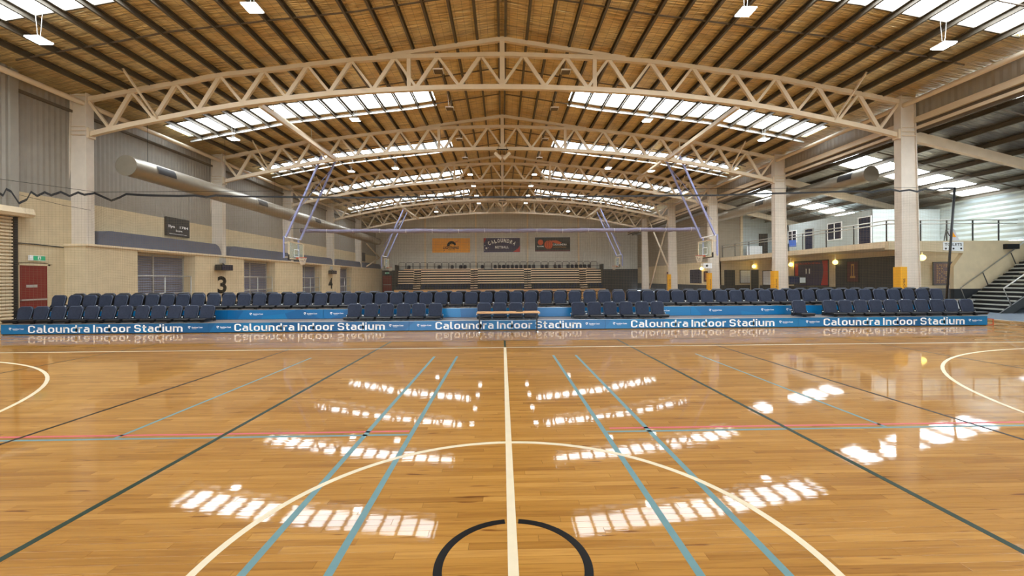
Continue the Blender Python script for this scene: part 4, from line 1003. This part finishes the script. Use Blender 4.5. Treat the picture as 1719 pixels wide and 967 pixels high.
for i in range(5):
    a, b = SB[i], SB[i + 1]
    r = root('seating_riser', 'lower blue sign riser, %s of five, reading Caloundra Indoor Stadium' % pos5[i], 'riser', (0, 0, 0), group='lower blue risers')
    MB().box(a + .004, b - .004, 10.96, 10.985, .025, .318).build('front_panel', M_blue, r)
    MB().box(a + .003, b - .003, 10.99, 12.02, .285, .32).build('deck', M_deck, r)
    MB().box(a + .01, b - .01, 10.99, 12.0, 0, .285).build('plinth', M_dark, r)
    MB().box(a + .003, b - .003, 10.955, 10.99, .318, .326).build('edge_trim', M_silver, r)
    put_strokes(MB(), 'Caloundra Indoor Stadium', TXT[i][0], TXT[i][1], .055, .283, lambda u, v: (u, 10.957, v)).build('lettering', M_white, r)
    mb = MB(); logo(mb, a + .24, .18, 10.957); logo(mb, b - .64, .18, 10.957); mb.build('logo', M_white, r)
SB2 = [-15.64, -12.55, -9.4, -6.17, -3.0, .2, 3.35, 6.5, 9.63, 12.75, 15.84]
LG2 = [-14.9, -11.9, -8.66, -6.84, -5.95, -2.6, 2.4, 5.3, 7.14, 8.98, 9.87, 13.2]
for i in range(10):
    a, b = SB2[i], SB2[i + 1]
    r = root('seating_riser', 'upper blue riser panel, %s of ten from the left' % ordn(i + 1), 'riser', (0, 0, 0), group='upper blue risers')
    MB().box(a + .004, b - .004, 12.03, 12.055, .33, .645).build('front_panel', M_blue, r)
    MB().box(a + .003, b - .003, 12.06, 12.98, .615, .65).build('deck', M_deck, r)
    MB().box(a + .003, b - .003, 12.98, 13.78, .655, .69).build('rear_deck', M_deck, r)
    MB().box(a + .01, b - .01, 12.06, 13.75, 0, .615).build('plinth', M_dark, r)
    MB().box(a + .003, b - .003, 12.025, 12.06, .645, .655).build('edge_trim', M_silver, r)
    mb = MB(); hit = False
    for lx in LG2:
        if a < lx < b - .5: logo(mb, lx, .5, 12.027); hit = True
    if hit: mb.build('logo', M_white, r)
r = root('end_frame', 'small orange edged step frame at the right end of the lower risers', 'step', (16.0, 11.1, 0))
mb = MB(); mb.bar((-.12, 0, .2), (.2, 0, .2), .02, .02); mb.bar((.2, 0, .2), (.2, 0, .01), .02, .02); mb.bar((-.12, 0, .015), (.2, 0, .015), .02, .02); mb.bar((-.12, .4, .2), (.2, .4, .2), .02, .02); mb.bar((.2, .4, .2), (.2, 0, .2), .02, .02); mb.build('frame', M_rim, r)
# table
r = root('folding_table', 'low pale timber topped folding table in front of the middle riser', 'table', (.12, 10.42, 0), .03)
MB().box(-.95, .95, -.22, .22, .60, .635).build('tabletop', M_wood, r)
MB().box(-.96, .96, -.225, .225, .585, .60).build('edge_band', M_dark, r)
for s in (-1, 1):
    f = MB(); f.bar((s * .88, 0, .58), (s * .88, 0, .04), .04, .04); f.bar((s * .88, -.2, .03), (s * .88, .2, .03), .035, .035); f.bar((s * .88, 0, .45), (s * .5, 0, .57), .025, .025); f.build('leg', M_dark, r)
    MB().tube((s * .88, -.2, .03), (s * .88, -.23, .03), .03, 8).build('foot_cap', M_white, r)
for s in (-1, 1): MB().box(s * .955 - .012, s * .955 + .012, -.1, .02, .56, .62).build('clip', M_white, r)
o = MB().box(.36, .56, 10.32, 10.46, .64, .68).build('control_box', M_dark); o.location.z = .64; tag(o, 'small black box lying on the timber table top', 'box')

# ================================================================== FAR BLEACHERS
r = root('retractable_bleacher', 'wide timber bleacher stand folded against the back wall', 'bleacher', (-.35, 51.6, 0))
MB().box(-13.65, 13.7, 0, 1.0, .06, .36).build('deck', M_wood, r)
MB().box(-13.6, 13.6, 1.0, 1.9, 0, .62).build('deck', M_dark, r)
MB().box(-13.5, 13.5, 1.9, 2.2, 0, 3.0).build('core', M_dark, r)
AI = [-10.95, -3.45, 3.65, 11.05]; seg = [-13.5] + [v for a in AI for v in (a - .48, a + .48)] + [13.5]
for i, z in enumerate((1.15, 1.46, 1.78, 2.11, 2.43, 2.74)):
    y = 1.45 + i * .06
    for k in range(0, len(seg), 2):
        if seg[k + 1] > seg[k]: MB().box(seg[k], seg[k + 1], y, y + .4, z - .02, z + .11).build('bench_board', M_woodface, r)
MB().box(-12.8, -2.2, 1.85, 2.3, 3.0, 3.1).build('bench_board', M_woodface, r); MB().box(-.9, 12.9, 1.85, 2.3, 3.0, 3.1).build('bench_board', M_woodface, r)
for a in AI:
    for i in range(9):
        z = .5 + i * .3; s = MB()
        s.box(a - .47, a - .03, .85 + i * .09, 1.3 + i * .09, z, z + .09); s.box(a + .03, a + .47, .85 + i * .09, 1.3 + i * .09, z + .02, z + .11); s.build('aisle_step', M_woodface, r)
    MB().box(a - .6, a + .6, -.1, .3, .36, .44).build('aisle_step', M_dark, r)
for s in (-13.6, 13.55): MB().box(s - .06, s + .06, .6, 2.5, .1, 3.6).build('side_frame', M_charcoal, r)
for i in range(28):
    x = -13.1 + i * .955
    w = .43
    MB().path([(x - w, 2.3, 3.05), (x - w, 2.3, 3.85), (x - w + .1, 2.3, 3.98), (x + w - .1, 2.3, 3.98), (x + w, 2.3, 3.85), (x + w, 2.3, 3.05)], .028, 5).build('guard_loop', M_charcoal, r)
mb = MB().tube((-13.5, 2.3, 3.45), (13.5, 2.3, 3.45), .02, 5); mb.build('guard_rail', M_charcoal, r)
c0 = None
def small_chair(x, y, z, lab, grp):
    global c0
    if c0 is None:
        mb = MB(); mb.box(-.2, .2, 0, .35, .08, .14); mb.prism([(-.2, .12), (-.21, .4), (-.14, .5), (.14, .5), (.21, .4), (.2, .12)], 'y', .33, .4); mb.box(-.18, .18, .1, .3, 0, .08)
        c0 = mb.build('bleacher_chair', M_fabric); tag(c0, lab, 'seat', grp); c0.location = (x, y, z); return
    c = c0.copy(); COL.objects.link(c); c.location = (x, y, z); c['label'] = lab; c['group'] = grp
random.seed(3)
for row, (y, z) in enumerate(((51.95, .37), (52.75, .63))):
    n = 0
    for i in range(50):
        x = -13.6 + i * .54
        if any(abs(x + .35 - a - .0) < .62 for a in [v for v in AI]): continue
        if random.random() < (.22 if row == 0 else .12): continue
        n += 1
        small_chair(x, y, z, 'tiny slate seat, %s from the left in the %s row of the far bleachers' % (ordn(n), ['front', 'second'][row]), 'far bleacher seats')
n = 0
for i in range(46):
    x = -13.2 + i * .58
    if random.random() < (.6 if x < -1 else .15): continue
    n += 1
    small_chair(x, 54.0, 3.1, 'tiny dark seat, %s from the left behind the top guard rail' % ordn(n), 'top row bleacher seats')

# ================================================================== SIGNS ON THE BACK WALL
def sign(x0, x1, z0, z1, m, name, lab):
    r = root(name, lab, 'sign', ((x0 + x1) / 2, Y1 - .05, z0))
    w = (x1 - x0) / 2; h = z1 - z0
    MB().box(-w, w, -.03, .03, 0, h).build('board', m, r)
    mb = MB(); mb.box(-w - .02, w + .02, -.02, .02, -.03, 0); mb.box(-w - .02, w + .02, -.02, .02, h, h + .03); mb.build('frame', M_silver, r)
    return r, w, h
r, w, h = sign(-9.5, -4.43, 5.31, 7.26, M_signorange, 'team_sign', 'orange sign with black bird emblem reading LIGHTNING')
F = lambda u, v: (u, -.036, v)
put_text(MB(), 'LIGHTNING', -1.1, 1.05, .48, .85, F, off=.03, shear=.3).build('lettering', M_black, r)
mb = MB(); put_text(mb, 'NETBALL CLUB', -.45, .5, .33, .43, F, off=.02)
mb.prism([(-1.15, .17), (-.9, .36), (-.8, .4), (-.95, .24)], 'y', -.036, -.032); mb.build('caption', M_black, r)
mb = MB()  # wing arc and bolt
vs = []
for i in range(13):
    t = math.radians(190 - i * 15)
    vs += [(.05 + .62 * math.cos(t), -.036, .95 + .62 * math.sin(t)), (.1 + .3 * math.cos(t), -.036, .92 + .3 * math.sin(t))]
mb.add(vs, [(2 * i, 2 * i + 1, 2 * i + 3, 2 * i + 2) for i in range(12)])
mb.add([(-.25, -.04, .95), (.35, -.04, 1.2), (1.25, -.04, 1.8), (.55, -.04, 1.38)], [(0, 1, 2, 3)]); mb.build('emblem', M_black, r)
mb = MB().add([(.35, -.044, 1.35), (.85, -.044, 1.5), (1.0, -.044, 1.65)], [(0, 1, 2)]); mb.build('emblem_flash', M_redp, r)
r, w, h = sign(-2.57, 2.37, 5.33, 7.26, M_navy, 'netball_sign', 'navy and red sign reading CALOUNDRA NETBALL in an arch')
mb = MB()
for i, ch in enumerate('CALOUNDRA'):
    u = (i - 4) / 4; x = u * 1.62; a = -u * .62
    def f(p, q, x=x, a=a, u=u): return (x + p * math.cos(a) - q * math.sin(a), -.036, 1.08 + .35 * (1 - u * u) + p * math.sin(a) + q * math.cos(a))
    put_text(mb, ch, -.16, .16, -.1, .42, f, off=.04)
put_text(mb, 'NETBALL', -.92, .92, .52, .85, F, off=.03, spacing=1.3); mb.build('lettering', M_white, r)
mb = MB(); mb.prism([(1.5, .02), (2.45, .02), (2.45, .9), (2.2, .5), (1.9, .3)], 'y', -.036, -.031); mb.prism([(-2.45, 1.9), (-2.1, 1.9), (-2.45, 1.2)], 'y', -.036, -.031); mb.build('red_corner', M_redp, r)
mb = MB()
for x, z, q in ((-2.3, .9, .07), (-2.1, .55, .13), (-1.8, .62, .04), (-2.35, .3, .05)): mb.tube((x, -.038, z), (x, -.03, z), q, 8)
mb.build('star_spots', M_white, r)
r, w, h = sign(4.42, 9.22, 5.4, 7.33, M_dark, 'basketball_sign', 'black sign with red basketball flame emblem reading CALOUNDRA BASKETBALL')
mb = MB().tube((-.05 - .5, -.038, .92), (-.05 - .5, -.03, .92), .58, 24); mb.tube((-1.65, -.038, 1.25), (-1.65, -.03, 1.25), .38, 16)
mb.add([(-.6, -.037, 1.5), (.6, -.037, 1.5), (1.25, -.037, 1.2), (.9, -.037, 1.0), (-.1, -.037, 1.25)], [(0, 4, 3, 2, 1)]); mb.build('ball_emblem', M_orange, r)
mb = MB()
mb.path([(-.55 + .66 * math.cos(i * math.pi / 12), -.036, .92 + .66 * math.sin(i * math.pi / 12)) for i in range(3, 23)], .035, 4)
for dx in (-.3, 0, .3): mb.path([(-.55 + dx * math.cos(t), -.042, .92 + .55 * math.sin(t)) for t in [(-90 + 20 * i) * math.pi / 180 for i in range(10)]], .02, 4)
mb.build('ball_outline', M_maroon, r)
mb = MB(); put_text(mb, 'CALOUNDRA', .05, 1.95, .8, 1.08, F, off=.03); put_text(mb, 'PLAYERS', -2.1, -1.2, .6, .78, F, off=.03); mb.build('lettering', M_white, r)
put_text(MB(), 'BASKETBALL', .1, 1.9, .52, .68, F, off=.03).build('caption', M_ochre, r)
mb = MB(); mb.box(-2.4, 2.4, -.035, -.03, .0, .22); mb.build('lower_strip', M_maroon, r)
# small things by the right
o = MB().box(17.05, 18.3, 22.2, 22.3, 1.25, 1.75)
r = root('court_clock', 'dark blue display screen mounted beside the second right column', 'screen', (17.75, 22.45, 1.2))
MB().box(-.5, .55, 0, .1, 0, .52).build('housing', M_dark, r); MB().box(-.45, .1, -.01, 0, .06, .46).build('display', M_screen, r); MB().box(.16, .5, -.01, 0, .1, .42).build('white_panel', M_clad, r)
r = root('wall_speaker', 'small white speaker box fixed to the third right column', 'speaker', (16.2, 30.3, 2.4))
MB().box(-.35, .3, -.05, .15, 0, .4).build('housing', M_white, r); MB().tube((-.1, -.07, .2), (-.1, -.05, .2), .09, 12).build('lens', M_dark, r)
# strip the helper property
for o in bpy.data.objects:
    if '_o' in o: del o['_o']
